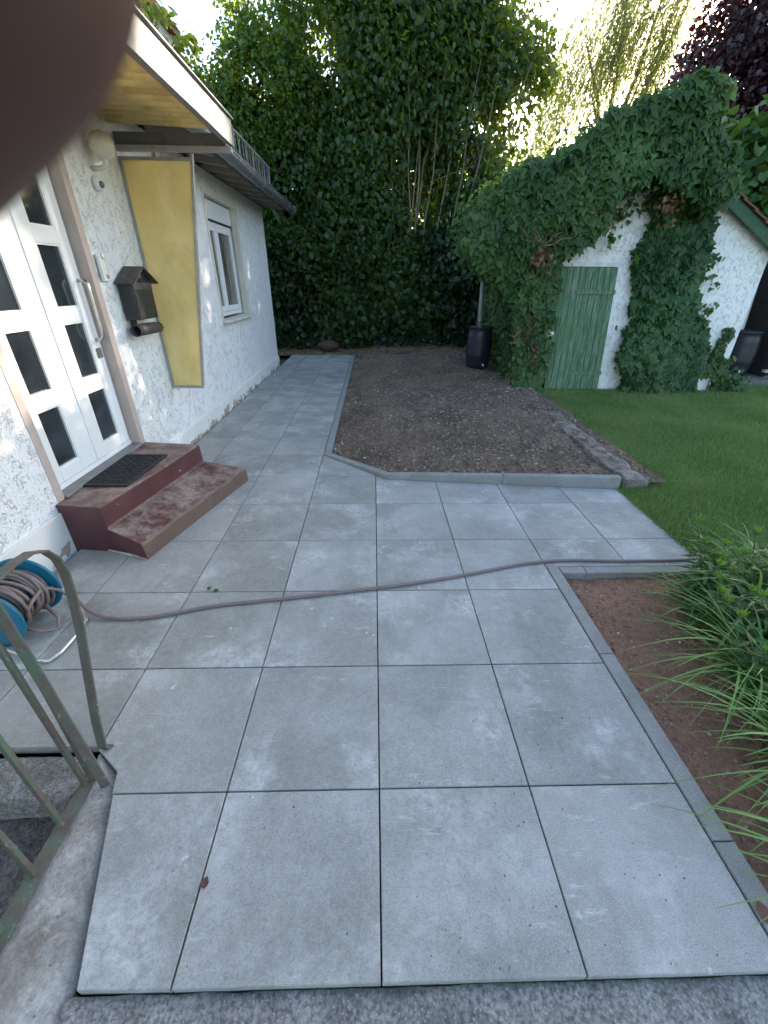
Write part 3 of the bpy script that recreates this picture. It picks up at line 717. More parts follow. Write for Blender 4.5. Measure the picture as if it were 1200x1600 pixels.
mb = MB(); mb.box(HW-.1, HW-.04, 2.0, 9.0, .05, 2.6); o = MB().box(HW-.95, HW-.9, 1.0, 8, 0, 3.0).build('room_back', DARK, house)
# plinth, with the dark drain gap at its foot
mb = MB(); mb.box(HW-.02, HW+.022, -4, 1.70, -.1, .31); mb.box(HW-.02, HW+.022, 3.0, 9.37, -.1, .20); mb.build('plinth', PLINTH, house, bevel=.006)
# door surround
mb = MB(); mb.box(HW-.088, HW+.004, 2.925, 3.005, .372, 2.74); mb.box(HW-.088, HW+.004, 1.735, 1.805, .372, 2.74); mb.box(HW-.088, HW+.004, 1.805, 2.925, 2.655, 2.74)
mb.build('door_surround', PINK, house, bevel=.003)
# door
DX = HW-.09
fr = MB(); fr.box(DX-.06, DX, 1.804, 1.86, .425, 2.654); fr.box(DX-.06, DX, 2.90, 2.926, .425, 2.654); fr.box(DX-.06, DX, 1.86, 2.90, 2.58, 2.654); fr.box(DX-.06, DX+.012, 1.806, 2.924, .375, .425)
door = fr.build('front_door', UPVC, house, bevel=.004)
MB().box(DX+.013, HW+.02, 1.807, 2.923, .371, .389).build('threshold', ALU, door, bevel=.002)
def leaf_door(y0, y1, g0, g1):
    x0, x1 = DX-.045, DX+.018; mb = MB(); rows = [(.53, .95), (1.05, 1.46), (1.56, 1.97), (2.07, 2.47)]
    mb.box(x0, x1, y0, g0, .43, 2.575); mb.box(x0, x1, g1, y1, .43, 2.575); zz = .43
    for a, b in rows: mb.box(x0, x1, g0, g1, zz, a); zz = b
    mb.box(x0, x1, g0, g1, zz, 2.575)
    lf = mb.build('door_leaf', UPVC, door, bevel=.004)
    for a, b in rows:
        MB().box(x0+.02, x1-.022, g0-.005, g1+.005, a-.005, b+.005).build('pane', GLASS, lf)
        q = MB(); e = .012
        q.box(x1-.02, x1-.004, g0+.0005, g0+e, a+.0005, b-.0005); q.box(x1-.02, x1-.004, g1-e, g1-.0005, a+.0005, b-.0005); q.box(x1-.02, x1-.004, g0+e, g1-e, a+.0005, a+e); q.box(x1-.02, x1-.004, g0+e, g1-e, b-e, b-.0005)
        q.build('glazing_bead', UPVC, lf)
    return lf
leaf_door(1.865, 2.39, 1.95, 2.19); lf = leaf_door(2.405, 2.895, 2.52, 2.775)
MB().box(DX+.018, DX+.026, 2.375, 2.41, .44, 2.57).build('cover_strip', UPVC, door, bevel=.002)
hp = [(DX+.018, 2.85, 1.74), (DX+.055, 2.85, 1.745), (DX+.085, 2.852, 1.72)]+[(DX+.088, 2.852+.0*i, 1.70-.035*i) for i in range(11)]+[(DX+.082, 2.852, 1.33), (DX+.055, 2.85, 1.31), (DX+.018, 2.85, 1.312)]
MB().tube(hp, .0135, 10).build('handle', STEEL, door, True)
MB().box(DX+.018, DX+.024, 2.80, 2.875, 1.17, 1.25).build('lock_plate', STEEL, door, bevel=.003)
# window
WX = HW-.11
fr = MB(); fr.box(WX-.07, WX, 5.93, 5.99, 1.25, 2.50); fr.box(WX-.07, WX, 7.26, 7.32, 1.25, 2.50); fr.box(WX-.07, WX, 5.99, 7.26, 2.44, 2.50); fr.box(WX-.07, WX, 5.99, 7.26, 1.25, 1.31)
win = fr.build('window', UPVC, house, bevel=.004)
def sash(y0, y1):
    g0, g1 = y0+.075, y1-.075; a, b = 1.39, 2.37; mb = MB(); x0, x1 = WX-.04, WX+.016
    mb.box(x0, x1, y0, g0, 1.315, 2.435); mb.box(x0, x1, g1, y1, 1.315, 2.435); mb.box(x0, x1, g0, g1, 1.315, a); mb.box(x0, x1, g0, g1, b, 2.435)
    sf = mb.build('frame', UPVC, win, bevel=.004); MB().box(x0+.015, x0+.03, g0-.005, g1+.005, a-.005, b+.005).build('pane', mat_curtain, win)
mat_curtain = NT('curtained_glass'); v_ = mat_curtain.vec((1, 22, 1))
mat_curtain = mat_curtain.done(mat_curtain.mix(mat_curtain.ramp(mat_curtain.noise(1.2, 3, .6, .4, v_), [(.35, 0), (.65, 1)]), (.05, .045, .04), (.26, .24, .21)), .08, spec=.7)
sash(5.995, 6.50); sash(6.52, 7.255)
MB().box(WX-.1, WX+.03, 5.93, 7.32, 2.505, 2.74).build('shutter_box', UPVC, win, bevel=.006)
MB().box(WX-.02, WX+.02, 5.93, 7.32, 2.485, 2.503).build('shutter_slot', DARK, win)
MB().box(WX+.0, HW+.075, 5.86, 7.42, 1.185, 1.222).build('sill', CREAM, win, bevel=.004)
mb = MB(); mb.box(WX+.031, HW+.012, 7.325, 7.42, 1.223, 2.80); mb.box(WX+.031, HW+.012, 5.86, 5.925, 1.223, 2.80); mb.box(WX+.031, HW+.012, 5.925, 7.325, 2.745, 2.80); mb.build('window_surround', CREAM, house, bevel=.004)
# eaves
mb = MB(); mb.hexa([(-1.80, -4.2, 2.99), (-1.77, -4.2, 3.0), (-1.77, 9.72, 3.0), (-1.80, 9.72, 2.99)], [(-1.80, -4.2, 3.07), (-1.77, -4.2, 3.07), (-1.77, 9.72, 3.07), (-1.80, 9.72, 3.07)])
mb.build('eaves_board', mat_plain('brown_eaves', (.10, .065, .045), .8), house)
mb = MB(); mb.hexa([(-5.9, -4.2, 5.42), (-1.76, -4.2, 3.08), (-1.76, 9.7, 3.08), (-5.9, 9.7, 5.42)], [(-5.9, -4.2, 5.52), (-1.76, -4.2, 3.16), (-1.76, 9.7, 3.16), (-5.9, 9.7, 5.52)])
mb.hexa([(-9.9, -4.2, 3.08), (-5.9, -4.2, 5.42), (-5.9, 9.7, 5.42), (-9.9, 9.7, 3.08)], [(-9.9, -4.2, 3.16), (-5.9, -4.2, 5.52), (-5.9, 9.7, 5.52), (-9.9, 9.7, 3.16)])
roof = mb.build('roof', TILE, house)
mb = MB(); mb.add([(HW-7.3, 9.34, 3.0), (HW, 9.34, 3.0), (-5.9, 9.34, 5.40), (HW-7.3, 9.06, 3.0), (HW, 9.06, 3.0), (-5.9, 9.06, 5.40)], [(0, 1, 2), (5, 4, 3), (0, 3, 4, 1), (1, 4, 5, 2), (2, 5, 3, 0)]); mb.build('gable', STUC, house)
RAFT = mat_plain('grey_rafter', (.30, .27, .24), .8)
for i in range(11): MB().hexa([(-2.3, 4.12+i*.52, 3.04), (-1.82, 4.12+i*.52, 2.975), (-1.82, 4.20+i*.52, 2.975), (-2.3, 4.20+i*.52, 3.04)], [(-2.3, 4.12+i*.52, 3.2), (-1.82, 4.12+i*.52, 3.06), (-1.82, 4.20+i*.52, 3.06), (-2.3, 4.20+i*.52, 3.2)]).build('rafter', RAFT, house)
# gutter: half pipe with rolled edge and brackets
GX, GZ = -1.70, 3.035
def gutter(r, y0, y1, t=.004):
    mb = MB(); n = 14; vs = []; 
    for y in (y0, y1):
        for k in range(n+1):
            a = math.pi+math.pi*k/n; vs.append((GX+r*math.cos(a), y, GZ+r*math.sin(a)))
        for k in range(n+1):
            a = 2*math.pi-math.pi*k/n; vs.append((GX+(r-t)*math.cos(a), y, GZ+(r-t)*math.sin(a)))
    m = 2*n+2; fs = [(k, (k+1) % m, m+(k+1) % m, m+k) for k in range(m)]
    fs += [tuple(range(m)), tuple(range(m, 2*m))[::-1]]; mb.add(vs, fs)
    mb.tube([(GX+r+.002, y0, GZ+.004), (GX+r+.002, y1, GZ+.004)], .010, 8)
    mb.lathe([(0.001, 0), (r-.001, .0), (r-.001, .004), (.001, .004)], (GX, y1-.004, GZ), 24, 'y')
    return mb
gt = gutter(.078, 3.0, 9.75).build('gutter', ZINC, house, True)
for i in range(9):
    y = 4.2+i*.68; MB().tube([(GX-.085, y, GZ+.02)]+[(GX+.083*math.cos(a), y, GZ+.083*math.sin(a)) for a in np.linspace(math.pi, 2*math.pi, 9)]+[(GX+.085, y, GZ+.018), (GX-.08, y, GZ+.02)], .006, 6).build('bracket', ZINC, gt)
# snow guard grid above the gutter
sg = MB(); sx = -1.78
for z in (3.13, 3.42): sg.flatbar([(sx, 3.9, z), (sx, 8.2, z)], .022, .006, (0, 0, 1))
for i in range(36):
    y = 3.92+i*.12; sg.tube([(sx+.004, y, 3.13), (sx+.012*math.sin(i*2.1), y+.006*math.cos(i*3.3), 3.28), (sx+.004, y, 3.42)], .0045, 5)
for i in range(5): sg.flatbar([(sx-.005, 4.0+i, 3.10), (sx+.012, 4.0+i, 3.42)], .03, .006, (0, 1, 0))
sg.build('snow_guard', ZINC, house)
# dormer: grey cheek wall with red verge tiles
dor = MB().box(-4.5, -2.27, 2.6, 5.82, 3.3, 4.13).build('dormer', mat_plain('grey_render', (.42, .42, .42), .9, bump=.3), house)
dm = MB(); dm.hexa([(-5.0, 2.5, 4.135), (-2.20, 2.5, 4.135), (-2.20, 5.90, 4.135), (-5.0, 5.90, 4.135)], [(-5.0, 2.5, 4.5), (-2.19, 2.5, 4.20), (-2.19, 5.90, 4.20), (-5.0, 5.90, 4.5)]); dm.build('dormer_roof', mat_plain('red_tile', (.26, .07, .06), .8), dor)
MB().box(-2.95, -2.45, 5.2, 5.7, 4.4, 5.6).build('chimney', mat_plain('pale_sheet', (.6, .6, .6), .5, .3), roof, bevel=.01)

# porch canopy
can = empty('porch_canopy', (HW, 3.84, 2.7), 'porch canopy with yellow corrugated sheet and grey metal fascia over the front door', 'canopy')
mb = MB(); mb.box(-1.262, -1.238, 1.05, 3.875, 2.775, 2.955); mb.box(HW+.004, -1.264, 1.03, 1.055, 2.775, 2.955); mb.build('fascia', ALU, can, bevel=.003)
MB().box(-1.262, -1.215, 1.0, 3.88, 2.955, 2.966).build('fascia_cap', ALU, can, bevel=.002)
MB().box(-1.30, -1.264, 1.06, 3.80, 2.785, 2.83).build('edge_angle', mat_plain('grey_angle', (.30, .27, .21), .6, .2), can)
n = 220; vs = []; fs = []
for i in range(n+1):
    y = 1.10+i/n*2.72; z = 2.885+.030*math.sin(y*2*math.pi/.118)
    for x, dz in ((HW+.01, .035), (-1.27, 0)): vs += [(x, y, z+dz), (x, y, z+dz+.003)]
for i in range(n):
    a = i*4; fs += [(a, a+2, a+6, a+4), (a+1, a+5, a+7, a+3)]
mb = MB().add(vs, fs); mb.build('corrugated_sheet', CORR, can, True)
MB().box(HW+.004, -1.25, 3.815, 3.86, 2.725, 2.768).build('beam', GREYWOOD, can, bevel=.004)
MB().box(HW+.004, -1.30, 3.83, 3.85, 2.770, 2.855).build('backing_strip', mat_plain('dark_grey_strip', (.16, .15, .14), .8), can)
for y in (1.35,): MB().box(HW+.004, -1.265, y, y+.04, 2.80, 2.845).build('cross_bar', GREYWOOD, can)
# side panel
pan = empty('side_screen', (HW, 3.84, .7), 'tall tapered yellow fibreglass screen beside the front door', 'screen')
yp = 3.838
def quad_xz(mb, pts, y0, y1): mb.hexa([(pts[0][0], y0, pts[0][1]), (pts[1][0], y0, pts[1][1]), (pts[1][0], y1, pts[1][1]), (pts[0][0], y1, pts[0][1])], [(pts[3][0], y0, pts[3][1]), (pts[2][0], y0, pts[2][1]), (pts[2][0], y1, pts[2][1]), (pts[3][0], y1, pts[3][1])])
mb = MB(); quad_xz(mb, [(-2.225, .725), (-1.925, .725), (-1.628, 2.665), (-2.225, 2.665)], yp-.004, yp+.004); mb.build('pane', PANEL, pan)
fm = MB(); quad_xz(fm, [(-2.245, .70), (-1.905, .70), (-1.908, .725), (-2.245, .725)], yp-.016, yp+.016)
quad_xz(fm, [(-1.925, .7253), (-1.900, .7253), (-1.593, 2.722), (-1.618, 2.722)], yp-.016, yp+.016)
quad_xz(fm, [(-2.245, .7253), (-2.225, .7253), (-2.225, 2.665), (-2.245, 2.665)], yp-.016, yp+.016)
quad_xz(fm, [(-2.245, 2.6653), (-1.6275, 2.6653), (-1.6225, 2.69), (-2.245, 2.69)], yp-.014, yp+.014)
fm.build('frame', mat_plain('grey_alu_frame', (.40, .39, .36), .5, .4), pan, bevel=.002)
MB().lathe([(.001, 0), (.016, 0), (.016, .01), (.001, .01)], (-1.93, yp-.03, 2.70), 12, 'y').build('clip', STEEL, pan)

# ------------------------------------------------------------------ doorstep, mat
ds = MB()
Wx = HW+.0
top = .37
plat = [(Wx, 1.70), (-1.925, 1.66), (-1.70, 2.93), (Wx, 3.0)]
low = [(Wx+.01, 1.715), (-1.655, 1.562), (-1.293, 2.915), (Wx+.01, 3.02)]
def sub_step():
    vs = []; fs = []; N = 26   # cross sections along the run
    prof = lambda t: [  # (frac from wall 0..1 to lower front, z)
        (0, -.03), (0, .37), ('p', .37), ('p', .195), ('l2', .165), ('l', .128), ('l', -.03)]
    rows = []
    for i in range(N+1):
        t = i/N; A = np.array([Wx, 1.70+t*1.30]); Pp = np.array([-1.925+t*.225, 1.66+t*1.27]); Lq = np.array([-1.655+t*.362, 1.562+t*1.353])
        sag = .012*math.sin(math.pi*t); r = []
        r += [(*A, -.03), (*A, top)]
        for k in (.33, .66, .97, 1.0): q = A+(Pp-A)*k; r.append((*q, top-(.006 if k == 1 else 0)-sag*k*.4))
        r += [(*(Pp+(Pp-A)*.004), top-.02), (*(Pp+(Pp-A)*.01), .28), (*(Pp+(Pp-A)*.015), .205)]
        for k in (.06, .3, .55, .8, .97, 1.0): q = Pp+(Lq-Pp)*k; r.append((*q, .20-.068*k-(.008 if k == 1 else 0)-sag*.5*k+.004*(vnoise(t*20, k*6)-.5)))
        wob = .006*(vnoise(t*14, 3)-.5); r += [(Lq[0]+.004+wob, Lq[1], .11), (Lq[0]+.010+wob, Lq[1]-.002, .05), (Lq[0]+.014, Lq[1]-.003, .001), (Lq[0]+.014, Lq[1]-.003, -.03)]
        rows.append(r)
    n = len(rows[0]); vs = [p for r in rows for p in r]; fs = [(i*n+k, i*n+k+1, (i+1)*n+k+1, (i+1)*n+k) for i in range(N) for k in range(n-1)]
    for rI, fl_ in ((0, 0), (N, 1)):
        b_ = rI*n; q = vs[b_+8]; vs.append((q[0], q[1], -.03)); e_ = len(vs)-1
        c1 = tuple(range(b_, b_+9))+(e_,); c2 = tuple(range(b_+8, b_+n))+(e_,)
        fs += [c1[::-1], c2[::-1]] if fl_ else [c1, c2]
    return vs, fs
ds.add(*sub_step()); dstep = ds.build('doorstep', REDP, bevel=.006, segs=2); tag(dstep, 'two worn dark red painted doorsteps below the white front door', 'doorstep')
fl = MB().add([(-2.24, 1.722, .0055), (-2.0, 1.672, .0055), (-1.8, 1.60, .0055), (-1.625, 1.535, .0055), (-1.66, 1.57, .012), (-1.8, 1.612, .02), (-2.0, 1.675, .02), (-2.24, 1.728, .012)], [(0, 1, 6, 7), (1, 2, 5, 6), (2, 3, 4, 5)]); fl.build('mortar_skirt', CHEEK, dstep)
mt = MB(); mx0, mx1, my0, my1, mz = -2.235, -1.905, 2.0, 2.63, .372
ang = .0
def mtp(u, v, z): # u 0..1 across (wall->front), v along
    return (-2.235+u*(.335+.03*v), 1.995+v*.64-u*.005, z)
def mbox(u0, u1, v0, v1, z0, z1): mt.hexa([mtp(u0, v0, z0), mtp(u1, v0, z0), mtp(u1, v1, z0), mtp(u0, v1, z0)], [mtp(u0, v0, z1), mtp(u1, v0, z1), mtp(u1, v1, z1), mtp(u0, v1, z1)])
mbox(0, 1, 0, 1, mz+.001, mz+.006)
for a in ((0, .05, 0, 1), (.95, 1, 0, 1), (.05, .95, 0, .03), (.05, .95, .97, 1)): mbox(*a, mz+.006, mz+.014)
for i in range(18):
    mbox(.05, .95, .03+.94*(i+.36)/18, .03+.94*(i+.64)/18, mz+.006, mz+.0115)
for j in range(9):
    mbox(.05+.9*(j+.36)/9, .05+.9*(j+.64)/9, .03, .97, mz+.0062, mz+.0117)
for i in range(18):
    for j in range(9):
        if (i+j) % 2: p = mtp(.05+.9*(j+.5)/9, .03+.94*(i+.5)/18, 0); mt.lathe([(.011, mz+.006), (.009, mz+.017), (.001, mz+.017)], (p[0], p[1], 0), 6)
tag(mt.build('doormat', RUBBER), 'black rubber honeycomb doormat on the red doorstep', 'doormat')

# ------------------------------------------------------------------ mailbox, bell panel, lamps
mbx = empty('mailbox', (HW, 3.4, 1.45), 'rusty black house-shaped mailbox on the white wall', 'mailbox')
b0, b1 = 3.24, 3.60; bx = HW+.135
MB().box(HW+.014, bx, b0, b1, 1.43, 1.735).build('body', MAILB, mbx, bevel=.004)
MB().box(bx, bx+.006, b0+.012, b1-.012, 1.445, 1.655).build('door', MAILB, mbx, bevel=.002)
MB().box(bx, bx+.010, b0+.012, b1-.012, 1.668, 1.725).build('flap', MAILR, mbx, bevel=.003)
MB().add([(HW+.014, b0, 1.736), (HW+.014, b1, 1.736), (HW+.014, (b0+b1)/2, 1.84), (bx, b0, 1.736), (bx, b1, 1.736), (bx, (b0+b1)/2, 1.84)], [(0, 2, 1), (3, 4, 5), (0, 1, 4, 3), (1, 2, 5, 4), (2, 0, 3, 5)]).build('gable', MAILB, mbx)
rf = MB()
for sgn, ye in ((-1, b0-.045), (1, b1+.045)):
    yc = (b0+b1)/2; rf.hexa([(HW+.012, yc, 1.842), (bx+.055, yc, 1.842), (bx+.055, ye, 1.715), (HW+.012, ye, 1.715)], [(HW+.012, yc, 1.852), (bx+.055, yc, 1.852), (bx+.055, ye-sgn*.0, 1.724), (HW+.012, ye, 1.724)])
rf.build('roof', MAILR, mbx); MB().box(bx, bx+.004, 3.40, 3.44, 1.765, 1.785).build('badge', mat_plain('dull_badge', (.16, .16, .16), .6), mbx)
tb = MB(); n = 22; vs = []
for y, rr_, sh in ((3.20, .050, 0), (3.32, .050, .0), (3.5, .050, .003), (3.66, .047, .008)):
    for k in range(n+1):
        a = rad(115)-rad(330)*k/n; jag = .015*math.sin(k*2.7)*(1 if y > 3.6 else 0)
        vs.append((HW+.088+rr_*math.cos(a), y+jag, 1.345-sh+rr_*math.sin(a)))
fs = [(i*(n+1)+k, i*(n+1)+k+1, (i+1)*(n+1)+k+1, (i+1)*(n+1)+k) for i in range(3) for k in range(n)]
o = tb.add(vs, fs).build('newspaper_roll', MAILR, mbx, True); sol = o.modifiers.new('s', 'SOLIDIFY'); sol.thickness = .003
MB().box(HW+.012, HW+.05, 3.3, 3.34, 1.36, 1.44).build('bracket', MAILB, mbx)
bp = empty('intercom', (HW, 3.08, 1.83), 'white intercom and bell panel on the wall beside the front door', 'intercom')
MB().box(HW+.012, HW+.030, 3.025, 3.135, 1.735, 1.925).build('plate', WHITEP, bp, bevel=.006)
MB().lathe([(.022, 0), (.022, .006), (.016, .012), (.001, .013)], (HW+.030, 3.10, 1.915), 18, 'x').build('button', WHITEP, bp, True)
MB().box(HW+.030, HW+.034, 3.085, 3.125, 1.755, 1.785).build('name_plate', mat_plain('grey_plate', (.35, .35, .36), .4), bp, bevel=.001)
MB().box(HW+.030, HW+.038, 3.03, 3.045, 1.745, 1.915).build('side_strip', WHITEP, bp, bevel=.002)
lp = empty('wall_lamp', (HW, 3.5, 2.55), 'cream globe wall lamp under the porch canopy', 'wall lamp')
gl = MB().lathe([(.09*math.sin(a)+.0005, -.09*math.cos(a)) for a in np.linspace(0, math.pi, 17)], (HW+.12, 3.36, 2.66), 28); gl.build('globe', BEIGEG, lp, True)
MB().tube([(HW+.01, 3.36, 2.52), (HW+.06, 3.36, 2.52), (HW+.11, 3.36, 2.535), (HW+.12, 3.36, 2.58)], [.02, .016, .016, .03], 10).build('arm', WHITEP, lp, True)
sn = empty('motion_sensor', (HW, 3.3, 2.42), 'round white motion sensor on the wall below the globe lamp', 'motion sensor')
MB().lathe([(.052, 0), (.052, .02), (.040, .035), (.001, .037)], (HW+.01, 3.34, 2.42), 20, 'x').build('housing', WHITEP, sn, True)
MB().lathe([(.024, 0), (.022, .014), (.012, .022), (.001, .024)], (HW+.046, 3.34, 2.415), 16, 'x').build('lens', mat_glass('sensor_lens', (.12, .12, .13)), sn, True)

# ------------------------------------------------------------------ hose reel and hose
rl = empty('hose_reel', (-2.0, .93, 0), 'teal plastic hose reel with bright tube stand beside the green railing', 'hose reel')
RC = np.array([-2.03, .90, .20])
def disc(y, r, nm):
    mb = MB(); mb.lathe([(.03, 0), (r*.55, 0), (r*.6, .010), (r*.93, .012), (r, .006), (r, -.008), (r*.93, -.004), (r*.6, -.006), (r*.55, -.012), (.03, -.012)], (RC[0], y, RC[2]), 40, 'y'); return mb.build(nm, TEAL, rl, True)
disc(RC[1]+.14, .185, 'flange'); disc(RC[1]-.15, .185, 'flange')
MB().lathe([(.07, -.15), (.07, .14)], tuple(RC), 24, 'y').build('drum', TEAL, rl, True)
MB().lathe([(.005, 0), (.05, 0), (.05, .014), (.005, .016)], (RC[0]+.02, RC[1]+.152, RC[2]+.08), 20, 'y').build('crank', ORANGE, rl, True)
q = [(-1.99, 1.17, .13), (-1.975, 1.165, .09), (-1.93, 1.14, .02), (-1.75, 1.0, .014), (-1.70, .94, .014), (-1.685, .86, .014), (-1.69, .70, .014), (-1.715, .645, .014), (-1.78, .65, .014), (-2.12, .76, .03), (-2.22, .78, .10), (-2.18, .82, .2)]
MB().tube(q, .010, 10).build('stand', ALUT, rl, True)
MB().tube([(RC[0], RC[1]-.17, RC[2]), (RC[0], RC[1]+.165, RC[2])], .014, 10).build('axle', ALUT, rl, True)
mb = MB(); mb.box(RC[0]-.05, RC[0]+.05, RC[1]-.166, RC[1]-.164, RC[2]+.02, RC[2]+.11); mb.build('maker_plate', mat_plain('pale_plate', (.6, .62, .62), .4), rl)
def hose():
    pts = []; turns = 8
    for i in range(turns*16+1):
        a = 2*math.pi*i/16; lay = i/(turns*16); r = .108+.02*math.sin(lay*9)+.008*math.sin(i*.7); y = RC[1]-.12+.235*lay+.014*math.sin(i*.37)
        pts.append((RC[0]+r*math.cos(a), y, RC[2]-r*math.sin(a)))
    for i in range(turns*16+1):
        a = 2*math.pi*i/16; lay = i/(turns*16); r = .136+.012*math.sin(lay*7+1)+.006*math.sin(i*.9); y = RC[1]+.115-.21*lay+.018*math.sin(i*.31)
        pts.append((RC[0]+r*math.cos(a), y, RC[2]-r*math.sin(a)))
    pts += [(RC[0]+.15, RC[1]-.03, RC[2]+.02), (-1.90, .98, .225)]
    run = [(-1.86, 1.03, .17), (-1.80, 1.04, .10), (-1.72, 1.0, .045), (-1.62, .965, .018), (-1.47, .952, .013), (-1.293, .972, .013), (-1.018, 1.049, .013), (-.80, 1.085, .013), (-.601, 1.114, .013), (-.243, 1.17, .013), (.131, 1.235, .013), (.482, 1.311, .013), (.858, 1.413, .013), (1.03, 1.46, .013), (1.201, 1.487, .014), (1.349, 1.50, .014), (1.5, 1.50, .013), (1.68, 1.492, .013), (1.9, 1.49, .013), (2.2, 1.50, .013), (2.5, 1.56, .0), (3.0, 1.7, -.01)]
    def cr(P):
        out = []
        for i in range(len(P)-1):
            p0, p1, p2, p3 = [np.array(P[max(0, min(len(P)-1, i+k))]) for k in (-1, 0, 1, 2)]
            for t in np.linspace(0, 1, 5)[:-1]: out.append(tuple(.5*((2*p1)+(-p0+p2)*t+(2*p0-5*p1+4*p2-p3)*t*t+(-p0+3*p1-3*p2+p3)*t**3)))
        return out+[tuple(P[-1])]
    return pts+cr(run)
ho = MB().tube(hose(), .0105, 10).build('garden_hose', HOSE, None, True); tag(ho, 'mauve garden hose coiled on the reel and running across the paving', 'garden hose')
MB().tube([(-1.93, .80, .1), (-1.86, .82, .05), (-1.80, .86, .03), (-1.83, .92, .06), (-1.90, .95, .12)], .0105, 8).build('loose_loop', HOSE, ho, True)

# ------------------------------------------------------------------ stair railing
rg = empty('stair_railing', (-1.17, 0, 0), 'chipped green iron stair railing at the bottom left', 'railing')
X0 = -1.168
MB().flatbar([(X0, .05, -.004), (X0, -.4, -.006), (X0, -1.2, -.02)], .05, .012, (1, 0, 0)).build('bottom_rail', RAILP, rg)
hr = [(-1.16, .195, .003), (-1.165, .178, .006), (-1.17, .172, .03), (-1.17, .20, .16), (-1.17, .26, .36), (-1.17, .315, .54), (-1.17, .352, .70), (-1.17, .365, .80), (-1.17, .357, .87), (-1.17, .325, .925), (-1.17, .27, .955), (-1.17, .20, .962), (-1.17, .10, .955), (-1.17, -.1, .93), (-1.17, -.5, .88), (-1.17, -.9, .82)]
MB().flatbar(hr, .037, .009, (1, 0, 0)).build('handrail', RAILP, rg, bevel=.002)
MB().flatbar([(-1.10, .042, -.02), (-1.115, .05, .35), (-1.13, .06, .7), (-1.145, .065, .95)], .031, .014, (.8, .6, 0)).build('post', RAILP, rg, bevel=.003)
MB().flatbar([(-1.155, .055, -.02), (-1.155, .07, .35), (-1.16, .085, .7), (-1.165, .09, .955)], .02, .012, (.8, .6, 0)).build('post', RAILP, rg, bevel=.002)
for i, y in enumerate((.036, -.106, -.248, -.39, -.53, -.67, -.81)):
    MB().box(X0-.0085, X0+.0085, y-.0085, y+.0085, .002, .945-.1*i*.09).build('picket', RAILP, rg, bevel=.002)

# ------------------------------------------------------------------ shed
SY = 7.01
shed = empty('garden_shed', (4.4, SY, 0), 'small white stucco shed with green board door half buried in ivy', 'shed')
sw = MB(); SL, SR = 2.78, 6.56
dpoly = (3.13, 4.15, -.02, 2.0)
sw.box(SL, dpoly[0], SY, SY+.22, -.1, 2.25); sw.hexa([(4.185, SY, -.1), (SR, SY, -.1), (SR, SY+.22, -.1), (4.185, SY+.22, -.1)], [(4.045, SY, 2.0), (SR, SY, 2.0), (SR, SY+.22, 2.0), (4.045, SY+.22, 2.0)]); sw.box(4.045, SR, SY, SY+.22, 2.0, 2.25); sw.box(dpoly[0], 4.045, SY, SY+.22, 2.0, 2.25)
sw.add([(SL, SY, 2.251), (SR, SY, 2.251), (4.45, SY, 3.48), (SL, SY+.22, 2.251), (SR, SY+.22, 2.251), (4.45, SY+.22, 3.48)], [(0, 1, 2), (5, 4, 3), (1, 4, 5, 2), (2, 5, 3, 0)])
sw.box(SL, SL+.22, SY+.22, 10.5, -.1, 2.25); sw.box(SR-.22, SR, SY+.22, 10.5, -.1, 2.25)
sw.build('wall', STUC2, shed)
rfm = MB()
for i in range(11):  # tile courses stepping down the right slope
    a = i/11; b = (i+1.25)/11; xa, za = 4.45+a*2.6, 3.58-a*1.53; xb, zb = 4.45+b*2.6, 3.58-b*1.53
    rfm.hexa([(xa, SY-.22, za), (xb, SY-.22, zb+.028), (xb, 10.7, zb+.028), (xa, 10.7, za)], [(xa, SY-.22, za+.022), (xb, SY-.22, zb+.055), (xb, 10.7, zb+.055), (xa, 10.7, za+.022)])
rfm.hexa([(2.5, SY-.15, 2.42), (4.44, SY-.2, 3.56), (4.44, 10.7, 3.56), (2.5, 10.7, 2.42)], [(2.5, SY-.15, 2.48), (4.44, SY-.2, 3.62), (4.44, 10.7, 3.62), (2.5, 10.7, 2.48)])
rfm.build('roof', TILE, shed)
GRV = mat_plain('green_board', (.035, .10, .055), .7, var=.15)
vb = MB(); vb.hexa([(4.45, SY-.17, 3.40), (6.98, SY-.17, 1.91), (6.98, SY-.14, 1.91), (4.45, SY-.14, 3.40)], [(4.45, SY-.17, 3.575), (6.98, SY-.17, 2.085), (6.98, SY-.14, 2.085), (4.45, SY-.14, 3.575)])
vb.hexa([(2.55, SY-.13, 2.27), (4.445, SY-.17, 3.40), (4.445, SY-.14, 3.40), (2.55, SY-.10, 2.27)], [(2.55, SY-.13, 2.43), (4.445, SY-.17, 3.56), (4.445, SY-.14, 3.56), (2.55, SY-.10, 2.43)])
vb.build('verge_board', GRV, shed)
dd = MB(); nb = 9; dx0, dx1 = 3.10, 4.05
for i in range(nb):
    fa, fb = i/nb, (i+1)/nb; xa, xb = dx0+(dx1-dx0)*fa+.003, dx0+(dx1-dx0)*fb-.003; sh = .13
    dd.hexa([(xa+.09+sh*fa*.6, SY-.045, .005+.004*math.sin(i*3)), (xb+.09+sh*fb*.6, SY-.045, .005), (xb+.09+sh*fb*.6, SY-.015, .005), (xa+.09+sh*fa*.6, SY-.015, .005)], [(xa, SY-.045, 1.985), (xb, SY-.045, 1.985), (xb, SY-.015, 1.985), (xa, SY-.015, 1.985)])
door2 = dd.build('door', GREENW, shed, bevel=.003)
for z, x0_, x1_ in ((1.62, 3.42, 4.09), (.30, 3.50, 4.20)): MB().box(x0_, x1_, SY-.068, SY-.046, z-.035, z+.035).build('ledge_board', GREENW, door2, bevel=.004)
